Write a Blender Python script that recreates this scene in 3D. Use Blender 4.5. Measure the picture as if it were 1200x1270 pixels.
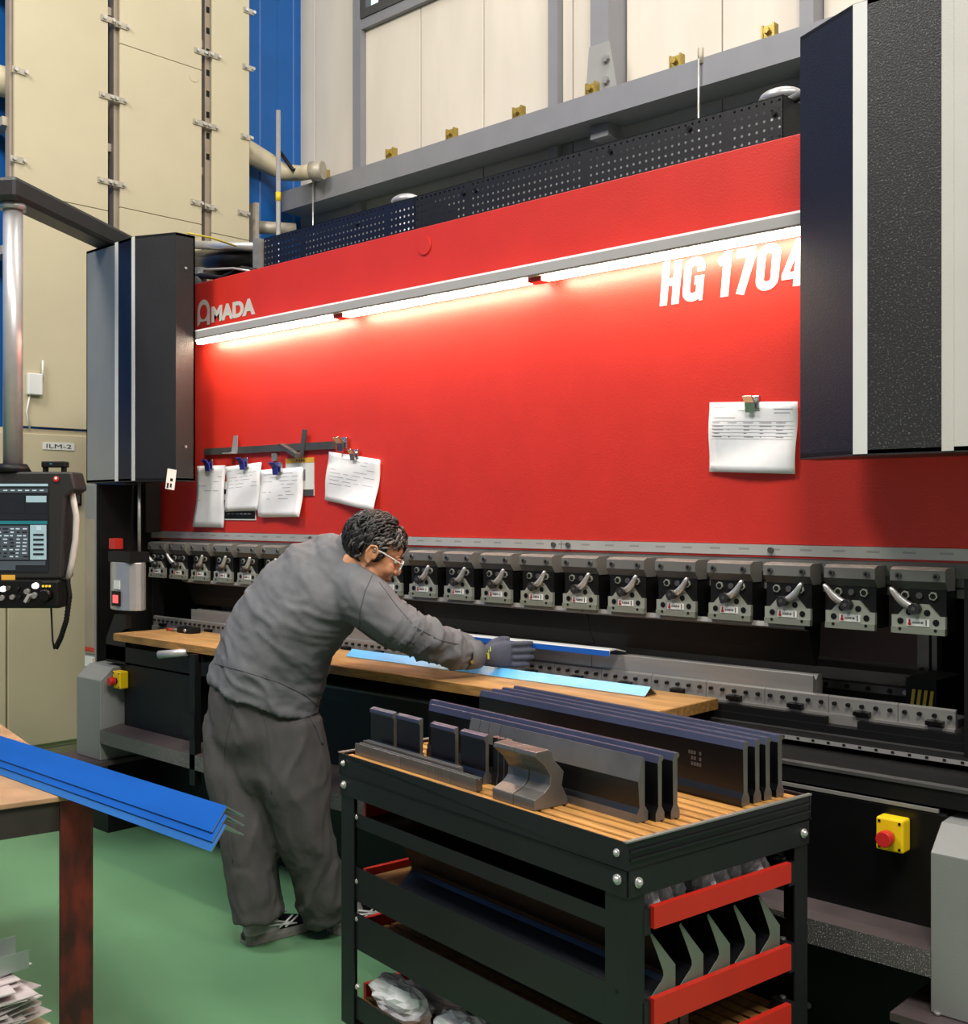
import bpy, bmesh, math, random
from mathutils import Vector, Matrix, noise
random.seed(7)
for o in list(bpy.data.objects): bpy.data.objects.remove(o)
S = bpy.context.scene
C = S.collection
PI = math.pi

# ------------------------------------------------------------------ camera
F = 1395.0; YAW = math.radians(43.06); H = 1.5; CY = -3.0
cam_d = bpy.data.cameras.new('camera'); cam = bpy.data.objects.new('camera', cam_d); C.objects.link(cam)
cam_d.sensor_fit = 'HORIZONTAL'; cam_d.sensor_width = 36; cam_d.lens = 36 * F / 1200
cam.location = (0, CY, H); cam.rotation_euler = (PI / 2, 0, YAW)
cam_d.clip_start = 0.05
S.camera = cam
# ------------------------------------------------------------------ world, lights, exposure
w = bpy.data.worlds.new('world'); S.world = w; w.use_nodes = True
bg = w.node_tree.nodes['Background']; bg.inputs[0].default_value = (1.0, 0.98, 0.95, 1); bg.inputs[1].default_value = 0.30
def area(name, loc, target, size, power, color=(1, 0.96, 0.9)):
    l = bpy.data.lights.new(name, 'AREA'); l.energy = power; l.shape = 'RECTANGLE'; l.size = size[0]; l.size_y = size[1]; l.color = color
    o = bpy.data.objects.new(name, l); C.objects.link(o); o.location = loc
    o.rotation_euler = (Vector(target) - Vector(loc)).to_track_quat('-Z', 'Y').to_euler()
    return o
area('hall_lamp', (0.6, -3.4, 6.5), (-2.2, -0.6, 0.6), (1.6, 1.6), 400)
area('hall_lamp', (-4.2, -3.6, 6.6), (-4.0, -0.6, 0.6), (1.6, 1.6), 330)
area('hall_lamp', (-3.0, 0.9, 6.8), (-3.6, 1.6, 3.0), (3.0, 0.8), 120)
area('hall_lamp', (2.6, -0.9, 6.3), (-1.5, -0.4, 1.2), (1.4, 1.4), 240)
S.view_settings.view_transform = 'Standard'; S.view_settings.look = 'None'
S.view_settings.gamma = 1; S.view_settings.use_curve_mapping = False
S.view_settings.exposure = -0.35

# ------------------------------------------------------------------ pixel -> place helpers (frame 1200 x 1270)
_c, _s = math.cos(YAW), math.sin(YAW)
RV = Vector((_c, _s, 0)); FV = Vector((-_s, _c, 0)); UP = Vector((0, 0, 1))
def ray(px, py):
    u = (px - 600) / F; v = -(py - 635) / F
    return Vector((_c * u - _s, _s * u + _c, v))
def onY(px, py, Y): d = ray(px, py); t = (Y - CY) / d.y; return Vector((d.x * t, Y, H + d.z * t))
def onZ(px, py, Z): d = ray(px, py); t = (Z - H) / d.z; return Vector((d.x * t, CY + d.y * t, Z))
def onX(px, py, X): d = ray(px, py); t = X / d.x; return Vector((X, CY + d.y * t, H + d.z * t))
def P(px, py, zc): d = ray(px, py); return Vector((d.x * zc, CY + d.y * zc, H + d.z * zc))

# ------------------------------------------------------------------ materials
def lin(c):
    c = c / 255.0
    return c / 12.92 if c <= 0.04045 else ((c + 0.055) / 1.055) ** 2.4
def rgb(c): return (lin(c[0]), lin(c[1]), lin(c[2]), 1)
SPK = {'speckled': 190.0}
def mat(name, col, rough=0.5, metal=0.0, var=0.06, scale=6.0, bump=0.0, bscale=120.0, spec=0.5, stretch=(1, 1, 1), emit=0.0, trans=0.0, alpha=1.0, col2=None, coat=0.0, speckle=0.0):
    m = bpy.data.materials.new(name); m.use_nodes = True
    nt = m.node_tree; N = nt.nodes; L = nt.links; b = N['Principled BSDF']
    b.inputs['Roughness'].default_value = rough; b.inputs['Metallic'].default_value = metal
    b.inputs['Specular IOR Level'].default_value = spec
    b.inputs['Transmission Weight'].default_value = trans; b.inputs['Alpha'].default_value = alpha
    b.inputs['Coat Weight'].default_value = coat
    tc = N.new('ShaderNodeTexCoord'); mp = N.new('ShaderNodeMapping'); mp.inputs['Scale'].default_value = stretch
    L.new(tc.outputs['Object'], mp.inputs['Vector'])
    nz = N.new('ShaderNodeTexNoise'); nz.inputs['Scale'].default_value = scale; nz.inputs['Detail'].default_value = 4
    L.new(mp.outputs['Vector'], nz.inputs['Vector'])
    cr = N.new('ShaderNodeMix'); cr.data_type = 'RGBA'
    c1 = rgb(col); k = 1 - 2 * var
    c0 = rgb(col2) if col2 else tuple(v * k for v in c1[:3]) + (1,)
    cr.inputs['A'].default_value = c0; cr.inputs['B'].default_value = c1
    mr = N.new('ShaderNodeMapRange'); mr.inputs['From Min'].default_value = 0.38; mr.inputs['From Max'].default_value = 0.62
    L.new(nz.outputs['Fac'], mr.inputs['Value']); L.new(mr.outputs['Result'], cr.inputs['Factor'])
    out = cr.outputs['Result']
    if speckle:
        s2 = N.new('ShaderNodeTexNoise'); s2.inputs['Scale'].default_value = SPK.get(name, 350.0); s2.inputs['Detail'].default_value = 1
        L.new(tc.outputs['Object'], s2.inputs['Vector'])
        m2 = N.new('ShaderNodeMapRange'); m2.inputs['From Min'].default_value = 0.60; m2.inputs['From Max'].default_value = 0.72
        L.new(s2.outputs['Fac'], m2.inputs['Value'])
        mm = N.new('ShaderNodeMath'); mm.operation = 'MULTIPLY'; mm.inputs[1].default_value = speckle; L.new(m2.outputs['Result'], mm.inputs[0])
        mx = N.new('ShaderNodeMix'); mx.data_type = 'RGBA'; mx.inputs['B'].default_value = (0.7, 0.68, 0.66, 1)
        L.new(out, mx.inputs['A']); L.new(mm.outputs['Value'], mx.inputs['Factor']); out = mx.outputs['Result']
    L.new(out, b.inputs['Base Color'])
    if bump:
        n2 = N.new('ShaderNodeTexNoise'); n2.inputs['Scale'].default_value = bscale; n2.inputs['Detail'].default_value = 3
        L.new(mp.outputs['Vector'], n2.inputs['Vector'])
        bp = N.new('ShaderNodeBump'); bp.inputs['Strength'].default_value = bump; bp.inputs['Distance'].default_value = 0.002
        L.new(n2.outputs['Fac'], bp.inputs['Height']); L.new(bp.outputs['Normal'], b.inputs['Normal'])
    if emit:
        b.inputs['Emission Color'].default_value = rgb(col); b.inputs['Emission Strength'].default_value = emit
    return m
M = {}
def dm(key, *a, **k): M[key] = mat(key, *a, **k)
dm('red', (204, 48, 37), 0.42, var=0.03, bump=0.3, bscale=150, spec=0.4)
dm('red_plain', (196, 40, 26), 0.45, var=0.04)
dm('black', (14, 14, 15), 0.5, var=0.1, spec=0.3)
dm('black_gloss', (12, 12, 13), 0.3, var=0.1, spec=0.4)
dm('black_paint', (38, 37, 37), 0.42, var=0.06, bump=0.5, bscale=260, spec=0.5)
dm('navy_reflection', (12, 15, 32), 0.42, var=0.05, bump=0.4, bscale=260, spec=0.4)  # charcoal paint with the blue wall's reflection put into its base colour
dm('cart_paint', (25, 25, 28), 0.4, var=0.08, spec=0.45)
dm('gray_cover', (128, 130, 127), 0.42, var=0.03, bump=0.15, bscale=250)
dm('pale_cover', (196, 192, 184), 0.45, var=0.02, bump=0.15, bscale=250)
dm('white_strip', (218, 216, 212), 0.4, var=0.02)
dm('steel', (158, 155, 150), 0.4, 0.45, var=0.08, scale=9, stretch=(0.3, 3, 3), bump=0.05)
dm('block_gray', (126, 124, 119), 0.42, 0.3, var=0.05)
dm('bar_gray', (172, 168, 166), 0.5, var=0.02)
dm('steel_dark', (88, 87, 86), 0.45, 0.4, var=0.1, scale=12)
dm('steel_bright', (208, 206, 202), 0.28, 0.6, var=0.05, stretch=(0.3, 3, 3))
dm('alu', (186, 184, 184), 0.36, 0.5, var=0.04, stretch=(0.3, 3, 3))
dm('chrome', (215, 215, 215), 0.15, 1.0, var=0.03)
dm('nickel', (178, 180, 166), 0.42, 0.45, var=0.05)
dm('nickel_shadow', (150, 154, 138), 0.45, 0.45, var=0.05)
dm('tool_black', (15, 15, 17), 0.34, 0.0, var=0.15, scale=5, spec=0.5)
dm('punch_black', (12, 12, 13), 0.55, var=0.1, spec=0.2)
dm('blue_film_pale', (48, 106, 176), 0.3, var=0.08, scale=7, stretch=(0.4, 2, 2))
dm('tool_blue', (66, 70, 92), 0.4, 0.3, var=0.1, scale=5)
dm('tool_steel', (122, 118, 112), 0.36, 0.55, var=0.12, scale=8)
dm('tool_green', (112, 122, 108), 0.5, 0.3, var=0.1)
dm('wood_board', (186, 142, 88), 0.5, var=0.14, scale=5, stretch=(1.2, 9, 9), bump=0.08)
dm('wood_edge', (164, 120, 62), 0.6, var=0.2, scale=14, stretch=(1, 4, 6))
dm('slat', (194, 140, 72), 0.55, var=0.15, scale=10, stretch=(8, 1, 8))
dm('floor', (98, 142, 104), 0.45, var=0.07, scale=1.2, bump=0.05, bscale=40, spec=0.4)
dm('wall_cream', (216, 206, 191), 0.8, var=0.03, scale=2.5, stretch=(2, 2, 0.5))
dm('wall_gray', (150, 150, 147), 0.7, var=0.03)
dm('beam_gray', (132, 132, 136), 0.5, var=0.03)
dm('joint', (176, 168, 154), 0.9)
dm('blue_wall', (8, 92, 168), 0.5, var=0.05, scale=3)
dm('cream_panel', (200, 188, 158), 0.5, var=0.03, scale=2, spec=0.4)
dm('cream_dark', (176, 166, 138), 0.6, var=0.04)
dm('galv', (186, 176, 158), 0.45, 0.2, var=0.1, scale=20)
dm('brass', (186, 160, 84), 0.4, 0.7, var=0.1, scale=40)
dm('paper', (238, 237, 240), 0.75, var=0.02, scale=20)
dm('ink', (120, 120, 128), 0.8)
dm('white_plastic', (232, 232, 230), 0.4, var=0.02)
dm('blue_plastic', (42, 48, 140), 0.4, var=0.08)
dm('yellow', (236, 196, 20), 0.4, var=0.03)
dm('red_button', (190, 36, 34), 0.35, var=0.03)
dm('yellow_paper', (226, 172, 60), 0.6)
dm('jacket', (106, 107, 110), 0.85, var=0.06, scale=18, bump=0.35, bscale=45, spec=0.25)
dm('trouser', (82, 80, 79), 0.88, var=0.06, scale=18, bump=0.3, bscale=35, spec=0.2)
dm('stitch', (78, 79, 82), 0.9)
dm('skin', (206, 146, 108), 0.5, var=0.05, scale=25, spec=0.4)
dm('lip', (170, 96, 82), 0.5)
dm('hair', (34, 31, 31), 0.5, var=0.25, scale=60, spec=0.45)
dm('hair_gray', (116, 112, 110), 0.5, var=0.2, scale=60)
dm('glove', (72, 76, 92), 0.8, var=0.08, scale=40, bump=0.3, bscale=260)
dm('glove_print', (214, 222, 60), 0.6)
dm('shoe_silver', (176, 172, 168), 0.5, 0.1, var=0.08, scale=30)
dm('shoe_sole', (132, 128, 124), 0.7, var=0.12, scale=30)
dm('blue_film', (26, 92, 182), 0.28, var=0.06, scale=7, stretch=(0.4, 2, 2), spec=0.5)
dm('blue_film_light', (98, 178, 240), 0.28, var=0.04, scale=7, stretch=(0.4, 2, 2), spec=0.5)
dm('angle_metal', (168, 176, 172), 0.4, 0.7, var=0.06)
dm('rust_red', (112, 36, 22), 0.6, var=0.1, scale=16, col2=(52, 22, 16), stretch=(1, 1, 0.45))
dm('bench_top', (176, 138, 100), 0.65, var=0.12, scale=7, bump=0.1)
dm('door_brown', (150, 126, 126), 0.5, var=0.06)
dm('strut_tan', (160, 144, 126), 0.5, var=0.06)
dm('bench_dark', (46, 40, 32), 0.7, var=0.15)
dm('sheet', (214, 204, 204), 0.4, 0.35, var=0.08, scale=12)
dm('plastic_bag', (244, 244, 246), 0.2, var=0.04, scale=20, alpha=0.92, bump=0.6, bscale=45)
dm('lens', (240, 240, 240), 0.05, alpha=0.18)
dm('label_white', (226, 226, 222), 0.5, var=0.02)
dm('sparkle', (84, 80, 80), 0.4, var=0.1, bump=0.8, bscale=300, speckle=0.9)
dm('guard_black', (20, 19, 20), 0.45, var=0.08, bump=0.5, bscale=300, spec=0.35, speckle=0.05)
dm('speckled', (40, 38, 38), 0.42, var=0.06, bump=0.6, bscale=220, speckle=0.15)
dm('brown_dark', (74, 64, 64), 0.5, var=0.08)
dm('hazard', (208, 184, 60), 0.5)
dm('glass', (190, 214, 226), 0.1, emit=1.2)
dm('lamp_glow', (255, 238, 208), 0.5, emit=80.0)
dm('led_red', (255, 90, 90), 0.5, emit=1.5)
dm('led_white', (250, 250, 255), 0.5, emit=1.6)
dm('screen_dark', (30, 34, 40), 0.2, emit=0.15)
dm('screen_teal', (30, 110, 120), 0.3, emit=0.35)
dm('screen_pale', (150, 176, 184), 0.3, emit=0.4)
dm('screen_gray', (70, 78, 86), 0.3, emit=0.3)
dm('screen_text', (170, 190, 200), 0.3, emit=0.5)
dm('yellow_led', (230, 190, 60), 0.3, emit=0.6)

# ruler: aluminium with printed dashes
def ruler_mat():
    m = mat('ruler_print', (190, 188, 182), 0.4, 0.3, var=0.04)
    nt = m.node_tree; N = nt.nodes; L = nt.links; b = N['Principled BSDF']
    base = b.inputs['Base Color'].links[0].from_socket
    tc = N.new('ShaderNodeTexCoord'); sx = N.new('ShaderNodeSeparateXYZ'); L.new(tc.outputs['Object'], sx.inputs[0])
    def mth(op, a, v=None):
        n = N.new('ShaderNodeMath'); n.operation = op
        L.new(a, n.inputs[0])
        if v is not None: n.inputs[1].default_value = v
        return n.outputs[0]
    d = mth('LESS_THAN', mth('FRACT', mth('MULTIPLY', sx.outputs['X'], 10.0)), 0.36)
    z = mth('FRACT', mth('MULTIPLY', sx.outputs['Z'], 50.0))
    r = mth('LESS_THAN', mth('ABSOLUTE', mth('SUBTRACT', z, 0.5)), 0.14)
    n = N.new('ShaderNodeMath'); n.operation = 'MULTIPLY'; L.new(d, n.inputs[0]); L.new(r, n.inputs[1])
    n2 = mth('MULTIPLY', n.outputs[0], 0.45)
    mx = N.new('ShaderNodeMix'); mx.data_type = 'RGBA'; L.new(base, mx.inputs['A']); mx.inputs['B'].default_value = (0.12, 0.12, 0.12, 1)
    L.new(n2, mx.inputs['Factor']); L.new(mx.outputs['Result'], b.inputs['Base Color'])
    return m
M['ruler'] = ruler_mat()

# ------------------------------------------------------------------ mesh builder
class MB:
    def __init__(s): s.v = []; s.f = []; s.mi = []; s.sm = []
    def add(s, vs, fs, m=0, smooth=False):
        b = len(s.v); s.v += [Vector(x) for x in vs]
        for f in fs: s.f.append([b + i for i in f]); s.mi.append(m); s.sm.append(smooth)
        return s
    def box(s, a, b, m=0):
        x0, y0, z0 = a; x1, y1, z1 = b
        return s.add([(x0, y0, z0), (x1, y0, z0), (x1, y1, z0), (x0, y1, z0), (x0, y0, z1), (x1, y0, z1), (x1, y1, z1), (x0, y1, z1)],
                     [(0, 3, 2, 1), (4, 5, 6, 7), (0, 1, 5, 4), (1, 2, 6, 5), (2, 3, 7, 6), (3, 0, 4, 7)], m)
    def obox(s, c, size, mt, m=0):
        hx, hy, hz = size[0] / 2, size[1] / 2, size[2] / 2
        mt = mt.to_3x3(); c = Vector(c)
        vs = [c + mt @ Vector((x, y, z)) for z in (-hz, hz) for x, y in ((-hx, -hy), (hx, -hy), (hx, hy), (-hx, hy))]
        return s.add(vs, [(0, 3, 2, 1), (4, 5, 6, 7), (0, 1, 5, 4), (1, 2, 6, 5), (2, 3, 7, 6), (3, 0, 4, 7)], m)
    def prism(s, poly, a, b, axis='x', m=0, cap_m=None, side_m=None):
        n = len(poly)
        def pt(p, t):
            if axis == 'x': return (t, p[0], p[1])
            if axis == 'y': return (p[0], t, p[1])
            return (p[0], p[1], t)
        vs = [pt(p, a) for p in poly] + [pt(p, b) for p in poly]
        for i in range(n):
            j = (i + 1) % n
            s.add([vs[i], vs[j], vs[n + j], vs[n + i]], [(0, 1, 2, 3)], side_m[i] if side_m else m)
        cm = m if cap_m is None else cap_m
        s.add(vs[:n], [tuple(range(n))], cm); s.add(vs[n:], [tuple(range(n))[::-1]], cm)
        return s
    def cyl(s, p0, p1, r0, r1=None, n=16, m=0, smooth=True):
        r1 = r0 if r1 is None else r1
        p0 = Vector(p0); p1 = Vector(p1); d = (p1 - p0).normalized()
        a = d.orthogonal().normalized(); b = d.cross(a)
        ring = lambda p, r: [p + (a * math.cos(2 * PI * i / n) + b * math.sin(2 * PI * i / n)) * r for i in range(n)]
        vs = ring(p0, r0) + ring(p1, r1)
        s.add(vs, [(i, (i + 1) % n, n + (i + 1) % n, n + i) for i in range(n)], m, smooth)
        s.add(vs[:n], [tuple(range(n))[::-1]], m); s.add(vs[n:], [tuple(range(n))], m)
        return s
    def tube(s, path, r, n=8, m=0, smooth=True, flat=1.0):
        pts = [Vector(p) for p in path]; k = len(pts)
        rs = r if isinstance(r, (list, tuple)) else [r] * k
        a = None; rings = []
        for i in range(k):
            d = (pts[min(i + 1, k - 1)] - pts[max(i - 1, 0)]).normalized()
            if a is None: a = d.orthogonal().normalized()
            a = (a - d * a.dot(d)).normalized(); b = d.cross(a)
            rings.append([pts[i] + (a * math.cos(2 * PI * j / n) + b * math.sin(2 * PI * j / n) * flat) * rs[i] for j in range(n)])
        vs = [v for q in rings for v in q]
        fs = [(i * n + j, i * n + (j + 1) % n, (i + 1) * n + (j + 1) % n, (i + 1) * n + j) for i in range(k - 1) for j in range(n)]
        s.add(vs, fs, m, smooth)
        s.add(rings[0], [tuple(range(n))[::-1]], m); s.add(rings[-1], [tuple(range(n))], m)
        return s
    def ell(s, c, r, mt=None, nu=16, nv=10, m=0):
        c = Vector(c); mt = mt.to_3x3() if mt else Matrix.Identity(3)
        vs = [c + mt @ Vector((0, 0, -r[2]))]
        for i in range(1, nv):
            t = -PI / 2 + PI * i / nv
            for j in range(nu):
                p = 2 * PI * j / nu
                vs.append(c + mt @ Vector((r[0] * math.cos(t) * math.cos(p), r[1] * math.cos(t) * math.sin(p), r[2] * math.sin(t))))
        vs.append(c + mt @ Vector((0, 0, r[2])))
        fs = [(0, 1 + (j + 1) % nu, 1 + j) for j in range(nu)]
        for i in range(nv - 2):
            for j in range(nu):
                a = 1 + i * nu + j; b = 1 + i * nu + (j + 1) % nu
                fs.append((a, b, b + nu, a + nu))
        t = len(vs) - 1; q = 1 + (nv - 2) * nu
        fs += [(t, q + j, q + (j + 1) % nu) for j in range(nu)]
        return s.add(vs, fs, m, True)
    def loft(s, rings, m=0, smooth=True):
        n = len(rings[0]); k = len(rings)
        vs = [v for q in rings for v in q]
        fs = [(i * n + j, i * n + (j + 1) % n, (i + 1) * n + (j + 1) % n, (i + 1) * n + j) for i in range(k - 1) for j in range(n)]
        s.add(vs, fs, m, smooth)
        s.add(rings[0], [tuple(range(n))[::-1]], m, smooth); s.add(rings[-1], [tuple(range(n))], m, smooth)
        return s
    def mesh(s, name, mats, weld=False):
        me = bpy.data.meshes.new(name)
        me.from_pydata([tuple(v) for v in s.v], [], s.f)
        for mm in (mats if isinstance(mats, (list, tuple)) else [mats]): me.materials.append(M[mm] if isinstance(mm, str) else mm)
        me.polygons.foreach_set('material_index', s.mi); me.polygons.foreach_set('use_smooth', s.sm)
        bm = bmesh.new(); bm.from_mesh(me)
        if weld: bmesh.ops.remove_doubles(bm, verts=bm.verts, dist=1e-5)
        else:
            bmesh.ops.remove_doubles(bm, verts=bm.verts, dist=1e-6)
        bmesh.ops.recalc_face_normals(bm, faces=bm.faces)
        bm.to_mesh(me); bm.free(); me.update()
        return me
    def build(s, name, mats, parent=None, bevel=0.0, label=None, cat=None, group=None, kind=None, local=False):
        """verts in world space; a parent made by thing() gets them in its own space"""
        if parent is not None and not local:
            inv = WM[parent.name].inverted(); s.v = [inv @ v for v in s.v]
            off = None
        elif parent is None:
            lo = [min(v[i] for v in s.v) for i in range(3)]; hi = [max(v[i] for v in s.v) for i in range(3)]
            off = Vector(((lo[0] + hi[0]) / 2, (lo[1] + hi[1]) / 2, lo[2])); s.v = [v - off for v in s.v]
        else: off = None
        me = s.mesh(name, mats)
        o = bpy.data.objects.new(name, me); C.objects.link(o)
        if parent is not None: o.parent = parent; WM[o.name] = WM[parent.name]
        else: o.location = off; WM[o.name] = Matrix.Translation(off)
        if bevel:
            b = o.modifiers.new('bevel', 'BEVEL'); b.width = bevel; b.segments = 2; b.limit_method = 'ANGLE'; b.angle_limit = math.radians(40)
        tag(o, label, cat, group, kind)
        return o
WM = {}
def tag(o, label=None, cat=None, group=None, kind=None):
    if label: o['label'] = label
    if cat: o['category'] = cat
    if group: o['group'] = group
    if kind: o['kind'] = kind
    return o
def thing(name, loc, label, cat, group=None, rotz=0.0, kind=None):
    o = bpy.data.objects.new(name, None); C.objects.link(o); o.empty_display_size = 0.1
    o.location = loc; o.rotation_euler = (0, 0, rotz)
    WM[o.name] = Matrix.Translation(Vector(loc)) @ Matrix.Rotation(rotz, 4, 'Z')
    return tag(o, label, cat, group, kind)
def child_copy(src, parent, loc=None, mtx=None):
    o = src.copy(); C.objects.link(o); o.parent = parent
    if mtx is not None: o.matrix_local = mtx
    elif loc is not None: o.location = loc
    WM[o.name] = WM[parent.name]
    return o
def text_mesh(body, size=1.0, offset=0.0, extrude=0.001, xs=1.0, shear=0.0, align='LEFT'):
    cu = bpy.data.curves.new('lettering', 'FONT'); cu.body = body; cu.size = size; cu.offset = offset; cu.extrude = extrude; cu.shear = shear; cu.align_x = align
    o = bpy.data.objects.new('lettering', cu); C.objects.link(o); bpy.context.view_layer.update()
    me = bpy.data.meshes.new_from_object(o.evaluated_get(bpy.context.evaluated_depsgraph_get()))
    vs = [Vector((v.co.x * xs, v.co.y, v.co.z)) for v in me.vertices]; fs = [tuple(p.vertices) for p in me.polygons]
    bpy.data.objects.remove(o); bpy.data.curves.remove(cu)
    return vs, fs
FRONT = Matrix(((1, 0, 0, 0), (0, 0, -1, 0), (0, 1, 0, 0), (0, 0, 0, 1)))   # text x->X, y->Z, facing -Y
def fit_text(body, p0, width, height, offset=0.0, shear=0.0, frame=FRONT, depth=0.0015):
    vs, fs = text_mesh(body, 1.0, offset, 0.5, 1, shear)
    x0 = min(v.x for v in vs); x1 = max(v.x for v in vs); y0 = min(v.y for v in vs); y1 = max(v.y for v in vs)
    f3 = frame.to_3x3()
    return [Vector(p0) + f3 @ Vector(((v.x - x0) / (x1 - x0) * width, (v.y - y0) / (y1 - y0) * height, v.z * depth)) for v in vs], fs
def remesh(mb, voxel, smooth=3):
    me = mb.mesh('tmp', ['black']); o = bpy.data.objects.new('tmp', me); C.objects.link(o)
    md = o.modifiers.new('r', 'REMESH'); md.mode = 'VOXEL'; md.voxel_size = voxel
    bpy.context.view_layer.update()
    out = bpy.data.meshes.new_from_object(o.evaluated_get(bpy.context.evaluated_depsgraph_get()))
    bpy.data.objects.remove(o); bpy.data.meshes.remove(me)
    bm = bmesh.new(); bm.from_mesh(out)
    for _ in range(smooth): bmesh.ops.smooth_vert(bm, verts=bm.verts, factor=0.5, use_axis_x=True, use_axis_y=True, use_axis_z=True)
    bm.normal_update()
    vs = [v.co.copy() for v in bm.verts]; ns = [v.normal.copy() for v in bm.verts]
    bm.verts.index_update(); fs = [[v.index for v in f.verts] for f in bm.faces]
    bm.free(); bpy.data.meshes.remove(out)
    return vs, ns, fs

# ================================================================== SETTING
YB = 2.21; XL = -6.75; XP = -6.45
MB().box((-9, -7, -0.1), (4, YB + 0.3, 0)).build('floor', 'floor', kind='structure')

# back wall: core + separate cream panels above the beam, gray ones below
wb = MB().box((XL - 0.3, YB + 0.03, 0), (4, YB + 0.25, 6.6)).build('wall_back', 'joint', kind='structure')
def wx(px): return onY(px, 100, YB).x
def wall_panel(px0, px1, z0=3.75, z1=6.6, m='wall_cream'):
    x0 = px0 if px0 < 0 else wx(px0); x1 = px1 if isinstance(px1, float) and px1 <= 4 and px1 > -9 and px1 < 5 else wx(px1)
    MB().box((x0 + 0.004, YB, z0), (x1 - 0.004, YB + 0.04, z1)).build('wall_panel', m, wb, bevel=0.004)
zwin = onY(455, 38, YB).z
for a, b in ((372, 391), (391, 445), (453, 521.5), (521.5, 599.5), (599.5, 686), (697, 710), (710, 753), (776, 895), (895, 1003), (1020, 1110)):
    z1 = zwin if a in (453, 521.5) else 6.6
    wall_panel(a, b, 3.75, z1)
wall_panel(1110, 4.0)
for a, b in ((372, 453), (453, 599), (599, 710), (710, 895), (895, 1110)): wall_panel(a, b, 0, 3.75, 'wall_gray')
wall_panel(1110, 4.0, 0, 3.75, 'wall_gray')
for i, (a, b, d) in enumerate(((444, 453.5, 0.05), (686, 697.5, 0.05), (753, 775, 0.16), (1003, 1020, 0.1))):
    t = MB().box((wx(a), YB - d, 3.6), (wx(b), YB + 0.02, 6.6)).build('trim_%d' % (i + 1), 'beam_gray', kind='structure')
    if d > 0.15:
        g = MB(); xa, xb = wx(a), wx(b)
        g.prism([(xa - 0.03, 3.81), (xb + 0.06, 3.81), (xb + 0.06, 3.86), (xb + 0.01, 4.12), (xa - 0.0, 4.12)], YB - d - 0.012, YB - d, 'y')
        g.build('gusset_plate', 'wall_gray', t)
        for z in (3.9, 4.02): MB().cyl((xb, YB - d - 0.035, z), (xb, YB - d - 0.012, z), 0.022, n=6, smooth=False).build('bolt', 'steel', t)
MB().box((wx(453), YB - 0.04, zwin), (wx(700), YB + 0.02, zwin + 0.07)).build('trim_5', 'beam_gray', kind='structure')
wn = MB().box((wx(453), YB - 0.05, zwin + 0.07), (wx(600), YB + 0.03, zwin + 0.13)).box((wx(453), YB - 0.05, zwin + 0.13), (wx(453) + 0.06, YB + 0.03, 6.5)).box((wx(473), YB - 0.03, zwin + 0.13), (wx(473) + 0.04, YB + 0.03, 6.5)).build('window_1', 'steel_dark', kind='structure')
MB().box((wx(453) + 0.06, YB + 0.0, zwin + 0.13), (wx(473), YB + 0.01, 6.5)).build('pane', 'glass', wn)
MB().box((wx(473) + 0.04, YB + 0.0, zwin + 0.13), (wx(598), YB + 0.01, 6.5)).build('pane', 'glass', wn)

# steel channel beam across the wall
beam = thing('channel_beam', ((XL - 3) / 2 + 1.5, 1.95, 3.67), 'long grey painted steel channel beam running along the cream wall above the machine', 'beam')
xb0 = onY(349, 240, 1.95).x
MB().prism([(1.95, 3.672), (1.95, 3.816), (2.17, 3.816), (2.17, 3.80), (1.965, 3.80), (1.965, 3.688), (2.17, 3.688), (2.17, 3.672)], xb0, 3.5, 'x').build('channel', 'beam_gray', beam)
for hi, (px, py) in enumerate(((401, 212), (484, 189), (559, 164), (642, 137), (733, 108), (838, 76), (953, 39))):
    p = onY(px, py, 1.97)
    cl = thing('hook_clip', (p.x, p.y, 3.816), ('first', 'second', 'third', 'fourth', 'fifth', 'sixth', 'seventh')[hi] + ' brass hook clip on the grey beam counted from the cream hose', 'clip', 'hook bolt clips along the beam')
    MB().prism([(-0.028, 0), (0.028, 0), (0.028, 0.062), (-0.028, 0.062)], -0.006, 0.02, 'y').build('plate', 'brass', cl, local=True)
    for cx_ in (-0.036, 0.026): MB().box((cx_, -0.012, 0.0), (cx_ + 0.01, 0.03, 0.068)).build('cheek', 'brass', cl, local=True)
    MB().cyl((0, -0.03, 0.033), (0, -0.005, 0.033), 0.016, n=6, smooth=False).build('nut', 'brass', cl, local=True)

# left wall: blue corrugated sheet
mb = MB(); pts = []
y = -7.0
while y < YB + 0.02:
    for dy, dx in ((0, 0), (0.14, 0), (0.15, 0.006), (0.29, 0.006), (0.30, 0)): pts.append((XL + dx, min(y + dy, YB + 0.02)))
    y += 0.30
poly = pts + [(XL - 0.2, YB + 0.02), (XL - 0.2, -7.0)]
q = [p for i, p in enumerate(poly) if i == 0 or p != poly[i - 1]]
for i in range(len(pts) - 1):
    a, b = pts[i], pts[i + 1]
    if a != b: mb.add([(a[0], a[1], 0), (b[0], b[1], 0), (b[0], b[1], 6.6), (a[0], a[1], 6.6)], [(0, 1, 2, 3)])
mb.add([(XL - 0.2, -7, 0), (XL - 0.2, YB, 0), (XL - 0.2, YB, 6.6), (XL - 0.2, -7, 6.6)], [(0, 1, 2, 3)])
mb.build('wall_left', 'blue_wall', kind='structure')

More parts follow.
